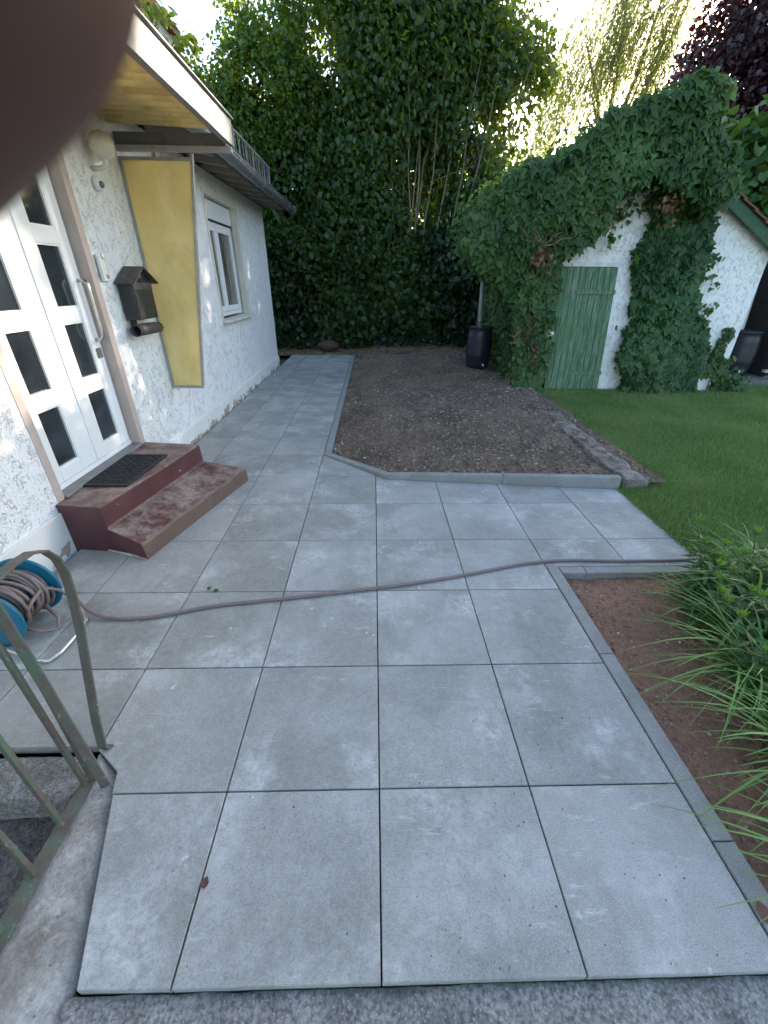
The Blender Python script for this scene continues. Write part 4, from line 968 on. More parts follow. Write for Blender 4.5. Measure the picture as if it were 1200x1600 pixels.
mb = MB(); mb.box(3.115, 3.165, SY-.06, SY-.046, .93, 1.0); mb.lathe([(.016, 0), (.016, -.03), (.001, -.032)], (3.15, SY-.06, .965), 12, 'y'); mb.build('latch', STEEL, door2)
mb = MB(); mb.box(3.05, 4.12, SY-.012, SY+.1, 1.992, 2.06); mb.build('lintel', mat_plain('white_paint', (.72, .72, .71), .7), shed, bevel=.003)
# dark shed interior is closed by a box behind
MB().box(3.10, 4.19, SY+.012, SY+.02, -.02, 2.0).build('door_backing', DARK, shed)

# right of the shed: white post, grey wall, dark lean-to, slab
gw = MB().box(6.60, 8.55, 9.3, 9.42, -.1, 1.6); gw.box(6.60, 8.55, 9.28, 9.299, 1.52, 1.56); o = gw.build('garden_wall', mat_rough_concrete(.6, .05, 'grey_block_wall'), bevel=.01); tag(o, 'low grey rendered wall behind the right rain barrel', 'wall')
o = MB().tube([(7.74, 8.45, -.05), (7.73, 8.45, .96), (7.62, 8.45, 2.4)], .075, 14).build('downpipe', WHITEP, None, True); tag(o, 'thick white pipe rising behind the barrel right of the shed', 'pipe')
lt = empty('woodshed', (8.9, 8.0, 0), 'dark timber lean-to at the right edge beyond the shed', 'woodshed')
mb = MB()
for i in range(9): mb.box(8.02+i*.15, 8.16+i*.15, 7.70, 7.73, .12, 2.2)
mb.build('boards', DARKWOOD, lt, bevel=.004)
mb = MB(); mb.box(8.0, 8.06, 7.74, 9.2, .05, 2.2); mb.box(8.0, 9.4, 9.2, 9.25, .05, 2.2); mb.build('side_wall', DARKWOOD, lt)
MB().hexa([(7.9, 7.5, 2.1), (9.6, 7.5, 2.1), (9.6, 9.3, 2.5), (7.9, 9.3, 2.5)], [(7.9, 7.5, 2.16), (9.6, 7.5, 2.16), (9.6, 9.3, 2.56), (7.9, 9.3, 2.56)]).build('roof', DARKWOOD, lt)
MB().box(7.9, 9.4, 7.60, 7.68, .20, .25).build('rail', GREYWOOD, lt)
sl = MB(); rough_block(sl, 7.05, 9.6, 7.42, 8.6, -.1, .09, .09, .025, 8); tag(sl.build('concrete_slab', ROUGHD, smooth=True), kind='structure')

def barrel(name, loc, label, tap):
    r = empty(name, loc, label, 'rain barrel', 'black plastic rain barrels')
    pr = [(.215, 0), (.225, .01), (.240, .10), (.252, .24), (.258, .255), (.258, .275), (.262, .42), (.262, .50), (.258, .60), (.259, .62), (.258, .64), (.248, .72), (.238, .79), (.246, .80), (.246, .835), (.236, .84), (.228, .84), (.226, .79), (.20, .78), (.001, .775)]
    b = MB().lathe(pr, loc, 40).build('body', BARREL, r, True)
    mb = MB().lathe([(.249, .806), (.254, .812), (.254, .828), (.249, .832)], loc, 40); mb.build('clamp_ring', mat_plain('dark_ring', (.03, .035, .045), .4), r, True)
    a = tap; c, s = math.cos(a), math.sin(a); p = lambda d, z: (loc[0]+c*d, loc[1]+s*d, loc[2]+z)
    MB().tube([p(.235, .10), p(.285, .10), p(.30, .085), p(.30, .06)], [.016, .014, .013, .011], 8).build('tap', WHITEP, r, True)
    return r
barrel('rain_barrel', (2.24, 8.52, .115), 'black rain barrel on the soil bed under a grey downpipe', rad(-75))
barrel('rain_barrel', (7.62, 8.05, .10), 'black rain barrel between the shed corner and the dark lean-to', rad(-110))
o = MB().tube([(2.19, 8.42, .85), (2.16, 8.42, 1.4), (2.14, 8.42, 2.2)], .042, 12).build('downpipe', mat_plain('grey_pipe', (.36, .37, .38), .5), None, True); tag(o, 'grey downpipe leading into the barrel left of the ivy', 'pipe')
MB().tube([(2.185, 8.42, 1.02), (2.184, 8.42, 1.08)], .047, 12).build('pipe_collar', ZINC, o, True)
# wire fence on the bank
wf = MB()
zt = lambda x: 1.02+.10*(x+.9)-.05*math.sin((x+.9)*2.6)
for z in (0, -.09, -.20, -.32): wf.tube([(x, 12.05, zt(x)+z) for x in np.linspace(-1.4, .5, 16)], .0045, 5)
for x in np.linspace(-1.4, .5, 30): wf.tube([(x, 12.05, zt(x)+.01), (x+.01, 12.05, zt(x)-.42)], .004, 5)
tag(wf.build('wire_fence', mat_plain('rusty_wire', (.22, .18, .16), .6, .3)), 'sagging rusty wire fence in front of the dark hedge', 'fence')
for i, (x, y, s, lb) in enumerate(((-1.3, 11.75, .22, 'brown boulder at the hedge foot behind the end of the path'), (2.75, 10.9, .26, 'brown boulder at the hedge foot behind the left barrel'))):
    v = np.array([(math.cos(a)*math.sin(b), math.sin(a)*math.sin(b), math.cos(b)) for b in np.linspace(.01, math.pi-.01, 10) for a in np.linspace(0, 2*math.pi, 14, endpoint=False)])
    rr_ = s*(.75+.5*fbm(v[:, 0]*1.6+i, v[:, 1]*1.6, v[:, 2]*1.6, 3)); P = v*rr_[:, None]*[1.5, 1, .8]+[x, y, .05+s*.35]
    q = MB().add(P, [(r*14+k, r*14+(k+1) % 14, (r+1)*14+(k+1) % 14, (r+1)*14+k) for r in range(9) for k in range(14)]); tag(q.build('boulder', mat_soil('boulder%d' % i, (.10, .07, .055), (.15, .11, .09), (.06, .045, .035)), None, True), lb, 'boulder', 'boulders along the bank')

# ------------------------------------------------------------------ ivy
COLP = [(4.22, 3.05), (4.36, 2.6), (4.30, 2.2), (4.42, 1.5), (4.44, .57), (4.58, -.02), (5.14, -.02), (5.92, -.02), (5.96, .57), (5.72, 1.25), (5.40, 1.7), (5.26, 2.3), (5.2, 2.85)]
MASSP = [(1.4, 2.37), (1.43, 2.57), (1.78, 2.93), (1.93, 3.2), (2.57, 3.31), (2.9, 3.5), (3.21, 3.74), (3.76, 4.01), (4.25, 4.15), (4.67, 4.03), (4.86, 3.49), (5.15, 3.05), (5.30, 2.86), (5.25, 2.72), (4.7, 2.78), (4.12, 3.06), (3.80, 3.10), (3.52, 2.92), (3.36, 2.72), (3.50, 2.52), (3.36, 2.36), (3.18, 2.14), (2.98, 2.06), (2.95, 1.77), (2.99, 1.2), (3.09, .57), (3.07, .02), (2.58, .03), (2.46, .57), (2.44, 1.19), (2.12, 1.66), (1.62, 1.95), (1.46, 2.11)]
def sample(poly, n):
    P = np.array(poly); out = []
    while sum(len(a) for a in out) < n:
        x = P[:, 0].min()+RNG.random(n)*np.ptp(P[:, 0]); z = P[:, 1].min()+RNG.random(n)*np.ptp(P[:, 1]); xs = x+.10*(vnoise(x*5, z*5, 1)-.5)*2; zs = z+.10*(vnoise(x*5, z*5, 7)-.5)*2
        k = in_poly(xs, zs, poly); out.append(np.stack([x[k], z[k]], -1))
    return np.concatenate(out)[:n]
def ivy_front(poly, n, depth, y_front, size, mat, parent, bulge, nm='foliage', shape='ivy'):
    q = sample(poly, n); x, z = q[:, 0], q[:, 1]
    c = np.array(poly).mean(0); f = bulge(x, z)
    d = RNG.random(n)**1.6*depth
    y = y_front-f*(1.0)+d+.06*(fbm(x*3, z*3, 3, 3)-.45)*2
    P = np.stack([x, y, z], -1)
    t = np.stack([RNG.normal(size=n)*.55, -.25-.3*RNG.random(n), -1+.35*RNG.normal(size=n)], -1)
    nr = np.stack([RNG.normal(size=n)*.45, -1+0*x, .45+.4*RNG.normal(size=n)], -1)
    leaf_mesh(nm, P, t, nr, size*(.35+.95*RNG.random(n)**1.3), shape, mat, parent)
ivc = empty('ivy', (5.2, SY, 0), 'dark ivy column on the shed wall between door and corner', 'ivy')
edgef = lambda x, z: .10+.16*np.clip(1-np.abs(x-(5.1+.0*z))/.9, 0, 1)**.7*(.6+.8*vnoise(x*2.2, z*2.2, 1))+.12*np.clip(1-z/1.2, 0, 1)
ivy_front(COLP, 7000, .20, SY-.03, .118, L_IVY, ivc, edgef)
mb = MB()
for i in range(26):
    x = random.uniform(4.6, 5.2); z = random.uniform(0, 1.8); mb.tube([(x, SY-.03, z), (x+random.uniform(-.15, .15), SY-.06, z+.5), (x+random.uniform(-.3, .3), SY-.05, z+1.1)], [.009, .007, .004], 5)
mb.build('stem', TWIG, ivc)
ivm = empty('ivy', (3.0, SY, 0), 'bushy mature ivy heaped over the shed roof and its left side', 'ivy')
mb_f = lambda x, z: .16+.35*np.clip((z-1.7)/1.2, 0, 1)*(.4+.9*fbm(x*1.6, z*1.6, 2, 3))+.22*vnoise(x*1.9, z*1.9, 5)
MUP = [(x, z) for x, z in MASSP]
ivy_front(MUP, 15000, .40, SY-.06, .115, L_IVYT, ivm, mb_f)
# depth of the heap: over the roof and down the left flank
blobs = [(4.3, 7.5, 3.35, .7, .8, .72), (3.5, 7.6, 3.15, .8, .9, .75), (2.7, 7.6, 2.6, .9, .9, .75), (2.1, 7.6, 2.5, .72, .8, .6), (2.95, 7.7, 1.2, .42, .6, 1.2), (4.6, 8.6, 3.4, .7, 1.1, .55), (3.2, 8.9, 2.9, 1.2, 1.2, .6), (4.95, 7.5, 2.95, .45, .6, .35)]
P, O = crown_points(blobs, 2300, 7, .12, .0, 1, .6)
k = ~((P[:, 1] < 6.9) & (P[:, 0] > 3.3) & (P[:, 2] < 2.7)); P, O = P[k], O[k]
leaf_mesh('foliage', P, dirs(len(P), O, .4, .7, .7), O+RNG.normal(size=(len(P), 3))*.4+[0, -.2, .5], .085*(.6+.6*RNG.random(len(P))), 'ivy', L_IVYT, ivm)
n = 6600; P = np.stack([2.66+.10*RNG.random(n), 6.95+3.5*RNG.random(n), 2.5*RNG.random(n)], -1); P[:, 0] -= .12*vnoise(P[:, 1]*3, P[:, 2]*3)
leaf_mesh('foliage', P, np.stack([-.3+0*P[:, 0], RNG.normal(size=n)*.5, -1+.3*RNG.normal(size=n)], -1), np.stack([-1+0*P[:, 0], -.4+RNG.normal(size=n)*.4, .5+.4*RNG.normal(size=n)], -1), .11*(.4+.8*RNG.random(n)), 'ivy', L_IVYT, ivm)
mb = MB()
def twig_fan(cx, cy, cz, n, ln, up=.5, sx=1.):
    for i in range(n):
        a = random.uniform(-1.3, 1.3); l = ln*random.uniform(.5, 1.1); p = [(cx, cy, cz)]
        for k in (1, 2, 3): p.append((cx+sx*math.sin(a)*l*k/3+random.uniform(-.02, .02), cy-.05*k+random.uniform(-.02, .02), cz+up*math.cos(a)*l*k/3+random.uniform(-.03, .03)))
        mb.tube(p, [.012, .009, .006, .003], 5)
twig_fan(3.95, 6.55, 3.35, 16, .55); twig_fan(3.7, 6.6, 3.2, 10, .5, .25); twig_fan(4.3, 6.6, 3.3, 8, .5, .3); twig_fan(2.55, 6.55, 2.25, 12, .42, .7); twig_fan(3.1, 6.6, 2.7, 7, .35); twig_fan(3.4, 6.6, 2.9, 6, .35)
mb.build('stem', TWIG, ivm)
n = 220; cc = [(5.12, 6.86, 2.85), (2.55, 6.42, 2.08), (3.2, 6.46, 2.75), (4.35, 6.5, 2.75)]; P = np.concatenate([np.array(c)+RNG.normal(size=(n//len(cc), 3))*[.09, .05, .12] for c in cc])
ex = np.stack([2.35+.5*RNG.random(160), 6.72+0*RNG.random(160), 1.6*RNG.random(160)], -1); P = np.concatenate([P, ex])
leaf_mesh('dead_leaves', P, dirs(len(P)), RNG.normal(size=(len(P), 3)), .05+.03*RNG.random(len(P)), 'ivy', mat_leaf('brown_ivy', [(.10, .045, .02), (.18, .08, .04), (.13, .09, .04)], (.2, .08, .02), .2), ivm)
def outline_sprigs(edge, n, parent, ln, ybase):
    P = []; E = np.array(edge, float)
    for i in range(n):
        k = RNG.integers(len(E)-1); f = RNG.random(); q = E[k]*(1-f)+E[k+1]*f; dd = E[k+1]-E[k]; nn = np.array([-dd[1], dd[0]])/max(1e-6, np.linalg.norm(dd)); nn = nn+RNG.normal(size=2)*.5
        L_ = ln*(.3+RNG.random()); m_ = int(5+L_*34); t = RNG.random(m_)[:, None]; c = q+nn*L_*t-np.array([0, .12])*L_*t*t
        P.append(np.stack([c[:, 0], ybase-.25*RNG.random()+0*c[:, 0], c[:, 1]], -1)+RNG.normal(size=(m_, 3))*.018)
    P = np.concatenate(P); leaf_mesh('foliage', P, dirs(len(P), None, 0, .6, .8), np.array([0, -.7, .5])+RNG.normal(size=(len(P), 3))*.5, .09*(.35+.85*RNG.random(len(P))), 'ivy', L_IVYT, parent)
outline_sprigs([(4.86, 3.49), (4.72, 4.03), (4.25, 4.15), (3.76, 4.01), (3.21, 3.74), (2.9, 3.5), (2.57, 3.31), (1.93, 3.2), (1.78, 2.93), (1.43, 2.57), (1.4, 2.37)], 75, ivm, .22, 6.85)
outline_sprigs([(1.46, 2.11), (2.12, 1.66), (2.44, 1.19), (2.46, .57), (2.58, .03)], 26, ivm, .14, 6.85)
outline_sprigs([(2.98, 2.06), (3.36, 2.36), (3.36, 2.72), (3.52, 2.92), (3.8, 3.1), (4.12, 3.06)], 26, ivm, -.12, 6.85)
outline_sprigs([(5.2, 2.85), (5.26, 2.3), (5.40, 1.7), (5.72, 1.25), (5.96, .57), (5.92, -.02)], 26, ivc, .12, 7.0)
outline_sprigs([(4.36, 2.6), (4.30, 2.2), (4.42, 1.5), (4.44, .57), (4.58, -.02)], 22, ivc, -.10, 7.0)
# loose sprig over the white patch and at the right hand edge
def sprig(pts, n, parent, size=.08, spread=.03):
    pts = np.array(pts, float); s = RNG.random(n)*(len(pts)-1); i = np.clip(s.astype(int), 0, len(pts)-2); f = (s-i)[:, None]; P = pts[i]*(1-f)+pts[i+1]*f+RNG.normal(size=(n, 3))*spread
    leaf_mesh('sprig', P, dirs(n, None, 0, .8, .6), np.array([0, -1, .4])+RNG.normal(size=(n, 3))*.4, size*(.6+.6*RNG.random(n)), 'ivy', L_IVYT, parent)
    q = MB(); q.tube([tuple(p) for p in pts], .004, 5); q.build('sprig_stem', TWIG, parent)
sprig([(3.45, 6.75, 2.62), (3.62, 6.78, 2.72), (3.80, 6.8, 2.66), (3.92, 6.82, 2.70)], 30, ivm); sprig([(3.6, 6.8, 2.5), (3.72, 6.8, 2.42), (3.80, 6.82, 2.36)], 26, ivm)
sprig([(5.2, 6.9, 1.95), (5.5, 6.88, 1.87), (5.78, 6.9, 1.72)], 40, ivc); sprig([(5.2, 6.9, 2.3), (5.5, 6.9, 2.15), (5.7, 6.9, 2.1)], 28, ivc); sprig([(5.5, 6.88, 1.1), (5.75, 6.88, 1.3), (5.85, 6.88, 1.5)], 30, ivc)
ivb = empty('ivy', (6.35, SY, 0), 'small ivy climbing the right corner of the shed from the ground', 'ivy')
ivy_front([(6.08, .35), (6.2, 1.12), (6.36, 1.1), (6.42, .7), (6.55, .5), (6.72, -.02), (6.5, -.02), (6.42, .2), (6.28, .25)], 750, .1, SY-.03, .07, L_IVYT, ivb, lambda x, z: .06+0*x)
P = np.array([6.7, 6.95, .12])+RNG.normal(size=(260, 3))*[.16, .08, .09]; P = P[P[:, 2] > 0]; leaf_mesh('foliage', P, dirs(len(P)), np.array([0, -.6, .6])+RNG.normal(size=(len(P), 3))*.4, .06+.03*RNG.random(len(P)), 'ivy', L_IVY, ivb)
MB().tube([(6.35, SY-.02, 0), (6.30, SY-.02, .6), (6.25, SY-.02, 1.0)], .008, 5).build('stem', TWIG, ivb)

# ------------------------------------------------------------------ trees and hedge behind
G = 'leafy trees behind the garden'
# the big hazel mass, several stools
tree('hazel_tree', 'big dark hazel filling the centre of the hedge line', 'tree', (0.3, 13.2, 0), [(-.2, 13.2, 5.6, 1.9, 1.2, 2.4), (-.6, 12.9, 3.6, 1.5, 1.0, 1.4), (.9, 13.4, 6.6, 1.7, 1.2, 1.9), (.2, 13.6, 8.2, 1.6, 1.1, 1.2)], 5600, 10, .118, L_HAZEL, BARKL,
     stems=[((.2+dx, 12.25+dy*.5, 0), (.2+dx*2.4, 12.4+dy, 6.5), .034+.012*(i % 2)) for i, (dx, dy) in enumerate(((-.5, 0), (-.35, .2), (-.2, .1), (0, .3), (.15, 0), (.3, .2), (.45, .1), (.6, .3)))], gap=.17, gs=.9, wdown=.9, group=G, hole=SUNGAPS+[(1.2, 4.1, .9, .8, .42), (-1.2, 6.6, .5, 1.2, .3)])
tree('hazel_tree', 'hazel with sunlit yellow leaves at the right end of the hedge line', 'tree', (2.6, 13.4, 0), [(2.5, 13.4, 5.6, 1.5, 1.1, 2.0), (3.1, 13.2, 4.0, 1.3, 1.1, 1.4), (2.0, 13.6, 7.3, 1.2, .9, 1.0), (3.6, 13.5, 6.0, .9, .8, 1.2)], 3500, 10, .115, L_HAZEL, BARKL,
     stems=[((1.3+dx, 12.2+dy*.4, 0), (1.5+dx*2.4, 12.3+dy, 6.2), .030+.012*(i % 2)) for i, (dx, dy) in enumerate(((-.3, 0), (-.15, .2), (0, .1), (.2, .3), (.4, 0), (.6, .2), (.9, .1)))], gap=.22, gs=.9, wdown=.9, group=G, hole=SUNGAPS+[(1.3, 4.0, .8, .8, .45), (3.0, 6.4, 1.3, 1.3, .35), (4.1, 5.2, .9, 1.0, .72), (3.0, 5.2, .35, .4, .8), (2.5, 4.5, .3, .4, .8)])
tree('hazel_tree', 'dark broad tree left of centre behind the house gutter', 'tree', (-2.0, 13.0, 0), [(-1.9, 13.1, 4.4, 1.5, 1.2, 2.0), (-2.6, 12.9, 3.0, 1.4, 1.0, 1.3), (-1.1, 12.9, 3.0, 1.1, .9, 1.4)], 3400, 10, .108, L_HAZEL, BARK, gap=.18, gs=.9, wdown=.8, group=G)
tree('plum_tree', 'airy light green tree rising behind the house roof', 'tree', (-4.0, 12.4, 0), [(-3.5, 12.3, 5.0, 1.4, 1.1, 1.5), (-2.3, 12.4, 5.6, 1.0, .9, 1.2), (-4.5, 12.2, 5.2, 1.2, 1.0, 1.2), (-1.9, 12.6, 6.7, .42, .5, 1.0), (-3.0, 12.4, 6.5, .55, .5, .7), (-5.2, 12.2, 4.8, 1.2, 1., 1.2)], 3600, 9, .085, L_LIGHT, BARK, gap=.3, gs=1.5, spread=.16, shell=.3, group=G)
# sunlit foliage further back, seen through the gaps
for i, (x, y, z, r, lb) in enumerate(((-3.5, 18, 3.4, 2.6, 'sunlit tree far behind the house end of the hedge'), (1.2, 18.0, 3.4, 2.9, 'sunlit tree glimpsed through the hazel stems'), (4.2, 18, 3.0, 2.6, 'sunlit tree far behind the left flank of the shed'))):
    tree('garden_tree', lb, 'tree', (x, y, 0), [(x, y, z, r, 1.3, r*1.1), (x+1.2, y, z-.6, r*.7, 1.2, r*.7)], 1300, 9, .14, L_LIGHT, BARK, gap=.05, gs=.6, group='sunlit trees far behind')
tree('shrub', 'added unseen shrub behind the ivy covered shed, blocking sun from the paving', 'shrub', (6.3, 12.4, 0), [(5.6, 12.4, 2.2, 1.6, 1.0, 2.0), (7.6, 12.6, 2.2, 1.6, 1., 2.0)], 900, 8, .18, L_HAZEL, BARK, group=G)  # added out of view to keep direct sun off the paving
# low dark hedge and undergrowth
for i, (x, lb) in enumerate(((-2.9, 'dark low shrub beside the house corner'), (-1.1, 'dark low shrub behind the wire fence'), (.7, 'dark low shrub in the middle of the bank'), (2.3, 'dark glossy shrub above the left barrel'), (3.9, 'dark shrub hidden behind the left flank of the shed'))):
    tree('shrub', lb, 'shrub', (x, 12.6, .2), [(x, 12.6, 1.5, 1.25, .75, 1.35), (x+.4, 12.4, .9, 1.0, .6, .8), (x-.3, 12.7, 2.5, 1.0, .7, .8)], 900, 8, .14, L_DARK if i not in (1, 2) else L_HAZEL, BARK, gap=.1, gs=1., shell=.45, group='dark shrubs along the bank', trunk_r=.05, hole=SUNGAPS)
n = 5200; X = -3+RNG.random(n)*6.2; Y = 11.75+RNG.random(n)**1.3*1.0; H = (.05+.5*RNG.random(n))*np.clip((Y-11.55)*1.8, .15, 1)
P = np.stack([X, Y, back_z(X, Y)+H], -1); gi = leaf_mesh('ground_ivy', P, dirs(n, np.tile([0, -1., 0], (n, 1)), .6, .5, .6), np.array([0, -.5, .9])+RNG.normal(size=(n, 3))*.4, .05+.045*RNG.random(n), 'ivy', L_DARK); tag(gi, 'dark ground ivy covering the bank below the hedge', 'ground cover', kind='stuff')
# low greenery beyond that closes the view behind the shrubs
n = 9000; X = -14+RNG.random(n)*34; Y = 21+RNG.random(n)*1.5; Z = RNG.random(n)*3.2
P = np.stack([X, Y, Z], -1); o = leaf_mesh('far_hedge', P, dirs(n), np.array([0, -.7, .7])+RNG.normal(size=(n, 3))*.5, .22+.14*RNG.random(n), 'oval', L_DARK); tag(o, 'far hedge closing the gardens behind the trees', 'hedge', kind='stuff')
tree('vine', 'large leaved vine hanging at the right edge above the shed roof tiles', 'vine', (8.6, 10.6, 0), [(8.3, 10.6, 4.1, .9, .6, .8), (9.3, 10.5, 3.6, .9, .6, 1.1), (8.9, 10.6, 3.0, 1.0, .5, .7)], 420, 7, .19, L_VINE, BARK, 'vine', gap=.15, spread=.2, wdown=.5)
tree('copper_beech', 'dark purple copper beech towering at the right', 'tree', (13.5, 16, 0), [(11.6, 16, 6.6, 2.6, 2., 2.4), (13.0, 16, 9.0, 3.2, 2.4, 2.6), (12.6, 15.5, 4.5, 3.0, 1.8, 2.2), (10.6, 15.8, 4.6, 1.5, 1.3, 1.6), (15.5, 16, 7, 3, 2.4, 4)], 9000, 10, .135, L_PURP, BARK, gap=.05, gs=.7, trunk_r=.3, spread=.26, shell=.45, hole=[(8.5, 8.7, 1.0, 1.0, 1.), (10.4, 9.0, .8, .7, .5)])
tree('maple_tree', 'green tree with sky gaps above the purple beech at the top right corner', 'tree', (13.2, 19.5, 0), [(14.4, 19.5, 11.9, 1.9, 1.4, 1.4), (16.4, 19.5, 11.0, 2.0, 1.6, 2.)], 1500, 8, .2, L_HAZEL, BARK, gap=.25, gs=.8, trunk_r=.2)
# willow: hanging strands
wl = empty('willow', (9.6, 21, 0), 'pale weeping willow between the hazels and the purple beech', 'tree')
P = []; T = []; mb = MB()
for i in range(760):
    if i % 14 == 0: a = RNG.random()*2*np.pi; r = RNG.random()**.5; ctx, cty = 9.5+2.7*r*math.cos(a), 21+1.1*r*math.sin(a)
    tx = ctx+.17*RNG.normal(); ty = cty+.2*RNG.normal(); tz = 12.6-3.6*((tx-9.9)/3.2)**2*(1 if tx < 9.9 else .6)-RNG.random()*3.2
    L_ = 1.3+2.6*RNG.random(); dx = -.18-.22*RNG.random(); m_ = int(L_/.075); s = np.linspace(0, 1, m_)[:, None]
    b = np.array([tx, ty, tz])+s*np.array([dx*L_*.9, 0, -L_])+np.array([.25*dx, 0, 0])*np.sin(s*3)
    P.append(b+RNG.normal(size=(m_, 3))*.035); T.append(np.tile([dx, 0, -1.], (m_, 1))+RNG.normal(size=(m_, 3))*.4)
    if i % 3 == 0: mb.tube([tuple(b[0]), tuple(b[m_//2]), tuple(b[-1])], [.008, .006, .003], 4)
P = np.concatenate(P); T = np.concatenate(T); leaf_mesh('crown', P, T, RNG.normal(size=(len(P), 3))+[0, -.6, 0], .15*(.7+.6*RNG.random(len(P))), 'lance', L_WILL, wl)
mb.tube([(9.4, 21, 0), (9.5, 21, 3), (9.3, 21, 6.5)], [.25, .2, .14], 9)
for e in ((8.0, 21, 9.6), (9.0, 20.6, 11.0), (10.6, 21, 11.6), (11.4, 21.2, 10.2), (8.4, 20.5, 8.0), (10.2, 20.6, 8.6), (11.8, 21.3, 8.4)): mb.tube([(9.4, 21, 5.6), ((9.4+e[0])/2+.2, 21, (5.6+e[2])/2+.3), e], [.11, .07, .02], 7)
mb.build('trunk', BARKL, wl, True)
# climber on the canopy roof
tree('climber', 'small yellow-green climber growing over the porch canopy', 'climber', (-2.2, 4.4, 3.1), [(-1.86, 4.35, 3.60, .13, .35, .22), (-2.0, 3.9, 3.75, .16, .3, .22)], 60, 7, .06, L_LIGHT, BARK, spread=.06, trunk_r=.012, limbs=4)

# ------------------------------------------------------------------ border plants
def blade(mb, base, az, ln, arch, w):
    n = 9; b = Vector(base); d = Vector((math.cos(az), math.sin(az), 0)); side = Vector((-d.y, d.x, 0)); vs = []; fs = []
    for i in range(n+1):
        t = i/n; h = ln*(.80*t-arch*.62*t**2.3); o = ln*(arch*.75*t**1.6+.06*t); p = b+d*o+Vector((0, 0, h)); ww = w*(1-t**2.2)*.5+.0004
        tw = side*ww; vs += [p-tw+Vector((0, 0, ww*.35)), p, p+tw+Vector((0, 0, ww*.35))]
    for i in range(n): a = i*3; fs += [(a, a+1, a+4, a+3), (a+1, a+2, a+5, a+4)]
    mb.add(vs, fs)
GG = 'ornamental grass clumps in the flower bed'
for i, (x, y, n, ln, lb) in enumerate(((1.92, .50, 110, .80, 'arching grass clump midway along the flower bed'), (1.78, .06, 130, .74, 'large grass clump at the right frame edge draping over the kerb'),
        (1.62, -.36, 110, .62, 'nearest grass clump at the bottom right'), (2.35, .95, 90, .95, 'tall yellowish grass clump at the back right of the flower bed'), (1.98, 1.02, 40, .55, 'thin grass tuft near the corner of the paving'), (2.62, 1.22, 60, .8, 'upright grass clump at the lawn edge behind the flower bed'), (2.3, .35, 90, .85, 'grass clump furthest right in the flower bed'))):
    r = empty('grass_clump', (x, y, -.04), lb, 'ornamental grass', GG); mb = MB()
    for k in range(n):
        a = random.gauss(math.pi, 1.3) if k % 2 else random.uniform(0, 6.28); blade(mb, (x+random.gauss(0, .06), y+random.gauss(0, .06), -.04), a, ln*random.uniform(.45, 1.1), random.uniform(.45, 1.25), random.uniform(.008, .017))
    mb.build('blades', L_BLADE, r, True)
    d_ = MB()
    for k in range(14): blade(d_, (x+random.gauss(0, .07), y+random.gauss(0, .07), -.04), random.uniform(0, 6.28), ln*random.uniform(.3, .7), random.uniform(.9, 1.4), .005)
    d_.build('dead_blades', L_DRY, r)
def perennial(x, y, h, lb, lean=(0, 0)):
    r = empty('perennial', (x, y, -.04), lb, 'perennial plant', 'leafy perennials in the flower bed'); P = []; T = []; N = []; SZ = []
    for s in range(random.randint(4, 6)):
        bx, by = x+random.gauss(0, .06), y+random.gauss(0, .06); hh = h*random.uniform(.75, 1.05); lx, ly = random.gauss(lean[0], .1), random.gauss(lean[1], .1)
        f = lambda t: np.array([bx+lx*t*t, by+ly*t*t, -.04+hh*t])
        MB().tube([tuple(f(t)) for t in (0, .25, .5, .75, 1)], [.005, .0045, .004, .0035, .002], 6).build('stem', mat_stem, r, True)
        m_ = int(hh/.010)
        for k in range(m_):
            t = .10+.90*k/m_; a = k*2.4+s; up = -.05+.9*max(0, t-.75)*3; P.append(f(t)); T.append([math.cos(a), math.sin(a), up]); N.append([0, 0, 1]); SZ.append(.13*(1-.45*max(0, t-.7)/.3)*random.uniform(.8, 1.15))
        tT = np.array([[math.cos(k*2.4)*.7, math.sin(k*2.4)*.7, .9+.05*k] for k in range(12)])
        leaf_mesh('shoot', np.tile(f(1.0), (12, 1)), tT, np.array([[0, 0, 1.]]*12)+RNG.normal(size=(12, 3))*.2, .045+.02*RNG.random(12), 'lance', L_PERT, r)
    leaf_mesh('foliage', np.array(P), np.array(T), np.array(N)+RNG.normal(size=(len(P), 3))*.2, np.array(SZ), 'lance', L_PER, r)
mat_stem = mat_plain('green_stem', (.08, .14, .04), .6)
for a in ((2.00, 1.10, .42, 'leafy perennial standing at the corner of the paving edge'), (1.98, .84, .36, 'low perennial with a yellow-green tip beside the bare red soil'), (2.22, 1.12, .40, 'perennial behind the thin grass tuft'), (2.45, 1.15, .46, 'perennial by the lawn edge among the tall yellowish grass'),
          (2.16, .70, .46, 'dense perennial in the middle of the border'), (2.38, .62, .50, 'perennial deep in the border on the right'), (1.90, .36, .38, 'perennial with bright shoot overhanging the red soil'), (2.12, .22, .45, 'perennial between two arching grass clumps'),
          (2.32, .0, .5, 'perennial at the right frame edge halfway down the border'), (1.95, .12, .40, 'perennial with upright shoot near the kerb'), (2.6, .9, .5, 'perennial at the back beside the lawn'), (2.1, -.3, .42, 'perennial near the bottom right corner')):
    perennial(*a, lean=(-.05, 0))
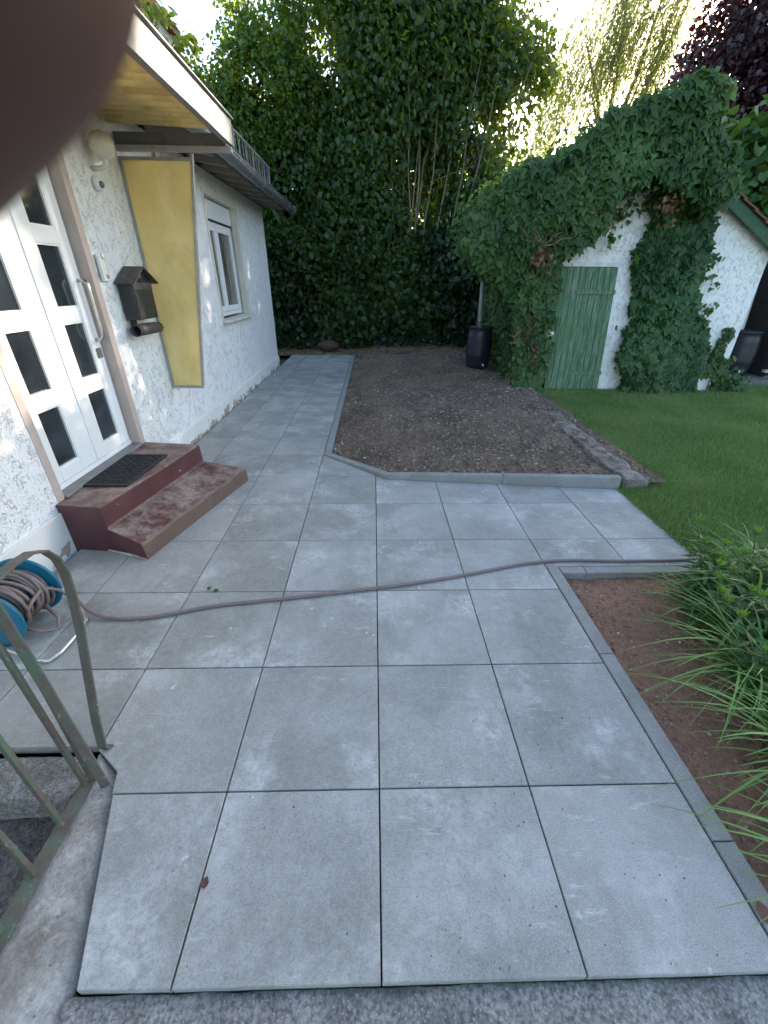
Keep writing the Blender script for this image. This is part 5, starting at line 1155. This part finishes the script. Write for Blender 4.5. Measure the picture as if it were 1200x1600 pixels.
# ---- small things lying on the paving
def small_leaf(x, y, z, s, mat, name, lb, cat, az=0., n=1, shape='oval', group=None):
    P = np.array([[x+random.uniform(-.02, .02)*(n > 1), y+random.uniform(-.02, .02)*(n > 1), z+.004*k] for k in range(n)]); T = np.array([[math.cos(az+k*1.9), math.sin(az+k*1.9), .12] for k in range(n)])
    tag(leaf_mesh(name, P, T, np.array([[0, 0, 1.]]*n)+RNG.normal(size=(n, 3))*.25, s, shape, mat), lb, cat, group)
small_leaf(-1.07, 1.19, .008, .035, L_VINE, 'leaf', 'small green leaf on a paving joint above the hose', 'leaf', 0, 2)
small_leaf(-.585, -.30, .006, .032, mat_plain('brown_leaf', (.10, .045, .035), .7), 'leaf', 'brown curled leaf caught in a joint at the front left', 'leaf', 1.5)
small_leaf(1.215, -.42, .006, .055, mat_plain('rust_leaf', (.16, .07, .05), .7), 'leaf', 'rust brown leaf between kerb and paving at the bottom right', 'leaf', 1.3)
n = 300; X = np.concatenate([RNG.random(130)*1.1+.1, RNG.random(110)*2.6-1.5, RNG.random(60)*.5-.2]); Y = np.concatenate([RNG.random(130)**1.5*.9-.5, RNG.random(110)*2.2-.4, RNG.random(60)*.3+1.15])
o = stones('grit', X, Y, .003+0*X, .0012+.0025*RNG.random(n)**2, CLOD, .5); tag(o, 'tiny dark crumbs of earth lying on the paving', 'crumbs', kind='stuff')

# ------------------------------------------------------------------ the photographer's hand and phone at the lens
def camw(p): return Vector(CAM)+Vector(CR)*p[0]+Vector(CU)*p[1]-Vector(CF)*p[2]
def skinned(name, chains, mat, parent=None):
    me = bpy.data.meshes.new(name); vs = []; es = []; rs = []
    for ch, par in chains:
        prev = par
        for p, r in ch:
            vs.append(tuple(camw(p))); rs.append(r); i = len(vs)-1
            if prev is not None: es.append((prev, i))
            prev = i
    me.from_pydata(vs, es, []); o = link_mesh(name, me, None, parent); sk_ = o.modifiers.new('skin', 'SKIN')
    for i, r in enumerate(rs): me.skin_vertices[0].data[i].radius = (r*1.17, r*1.17)
    me.skin_vertices[0].data[0].use_root = True
    ss = o.modifiers.new('sub', 'SUBSURF'); ss.levels = ss.render_levels = 2; sk_.use_smooth_shade = True
    me.materials.append(mat); return o
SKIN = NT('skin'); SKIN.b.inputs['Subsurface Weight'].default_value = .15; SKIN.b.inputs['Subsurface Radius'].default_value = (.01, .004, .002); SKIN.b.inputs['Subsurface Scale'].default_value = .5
SKIN = SKIN.done(SKIN.mix(SKIN.noise(120, 3), (.075, .042, .04), (.06, .032, .03)), .6)  # darkened skin tone: shade of the finger against the phone is put into colour
tipc = np.array([-.0156, .0245, -.0125]); u = np.array([-.777, -.629, 0.]); r0 = .0085
fz = lambda d, dz=0: tuple(tipc+u*d+np.array([0, 0, dz]))
# wrist -> palm -> index; other fingers curl round the left edge of the phone
palm = [((-.150, -.125, .035), .026), ((-.128, -.100, .036), .030), ((-.110, -.078, .034), .030), ((-.098, -.055, .028), .022)]
index = [((-.088, -.034, .016), .0115), ((-.066, -.016, -.008), .0100), (fz(.024, -.001), .0092), (fz(.010), .0090), (fz(.004), .0088), (fz(-.001), .0080), (fz(-.0055), .0052)]
mid = [((-.094, -.066, .008), .0110), ((-.072, -.058, -.012), .0098), ((-.046, -.050, -.016), .0090), ((-.028, -.046, -.0145), .0078)]
ring = [((-.100, -.084, .008), .0106), ((-.074, -.079, -.012), .0094), ((-.048, -.072, -.016), .0086), ((-.031, -.069, -.0145), .0074)]
little = [((-.106, -.102, .010), .0095), ((-.082, -.100, -.009), .0084), ((-.058, -.094, -.014), .0076), ((-.044, -.091, -.013), .0066)]
thumb = [((-.104, -.098, .050), .0135), ((-.080, -.082, .052), .0120), ((-.054, -.066, .034), .0110), ((-.036, -.056, .0225), .0090)]
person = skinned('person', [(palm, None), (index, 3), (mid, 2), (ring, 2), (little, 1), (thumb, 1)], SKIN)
tag(person, 'dark blurred fingertip covering the top left corner of the picture', 'person')
ph = MB(); lx0, lx1, ly0, ly1, z0, z1 = -.052, .022, -.128, .020, .0012, .0090
def rr(x0, x1, y0, y1, r, n=6):
    out = []
    for cx, cy, a0 in ((x1-r, y1-r, 0), (x0+r, y1-r, 90), (x0+r, y0+r, 180), (x1-r, y0+r, 270)):
        for k in range(n+1): a = rad(a0+90*k/n); out.append((cx+r*math.cos(a), cy+r*math.sin(a)))
    return out
pp = rr(lx0, lx1, ly0, ly1, .010); vs = [camw((x, y, z0)) for x, y in pp]+[camw((x, y, z1)) for x, y in pp]; n = len(pp)
ph.add(vs, [tuple(range(n)), tuple(reversed(range(n, 2*n)))]+[(i, n+i, n+(i+1) % n, (i+1) % n) for i in range(n)])
phone = ph.build('phone', mat_plain('phone_body', (.03, .03, .035), .3), bevel=.0012); tag(phone, 'dark phone held by the photographer at the viewpoint', 'phone')
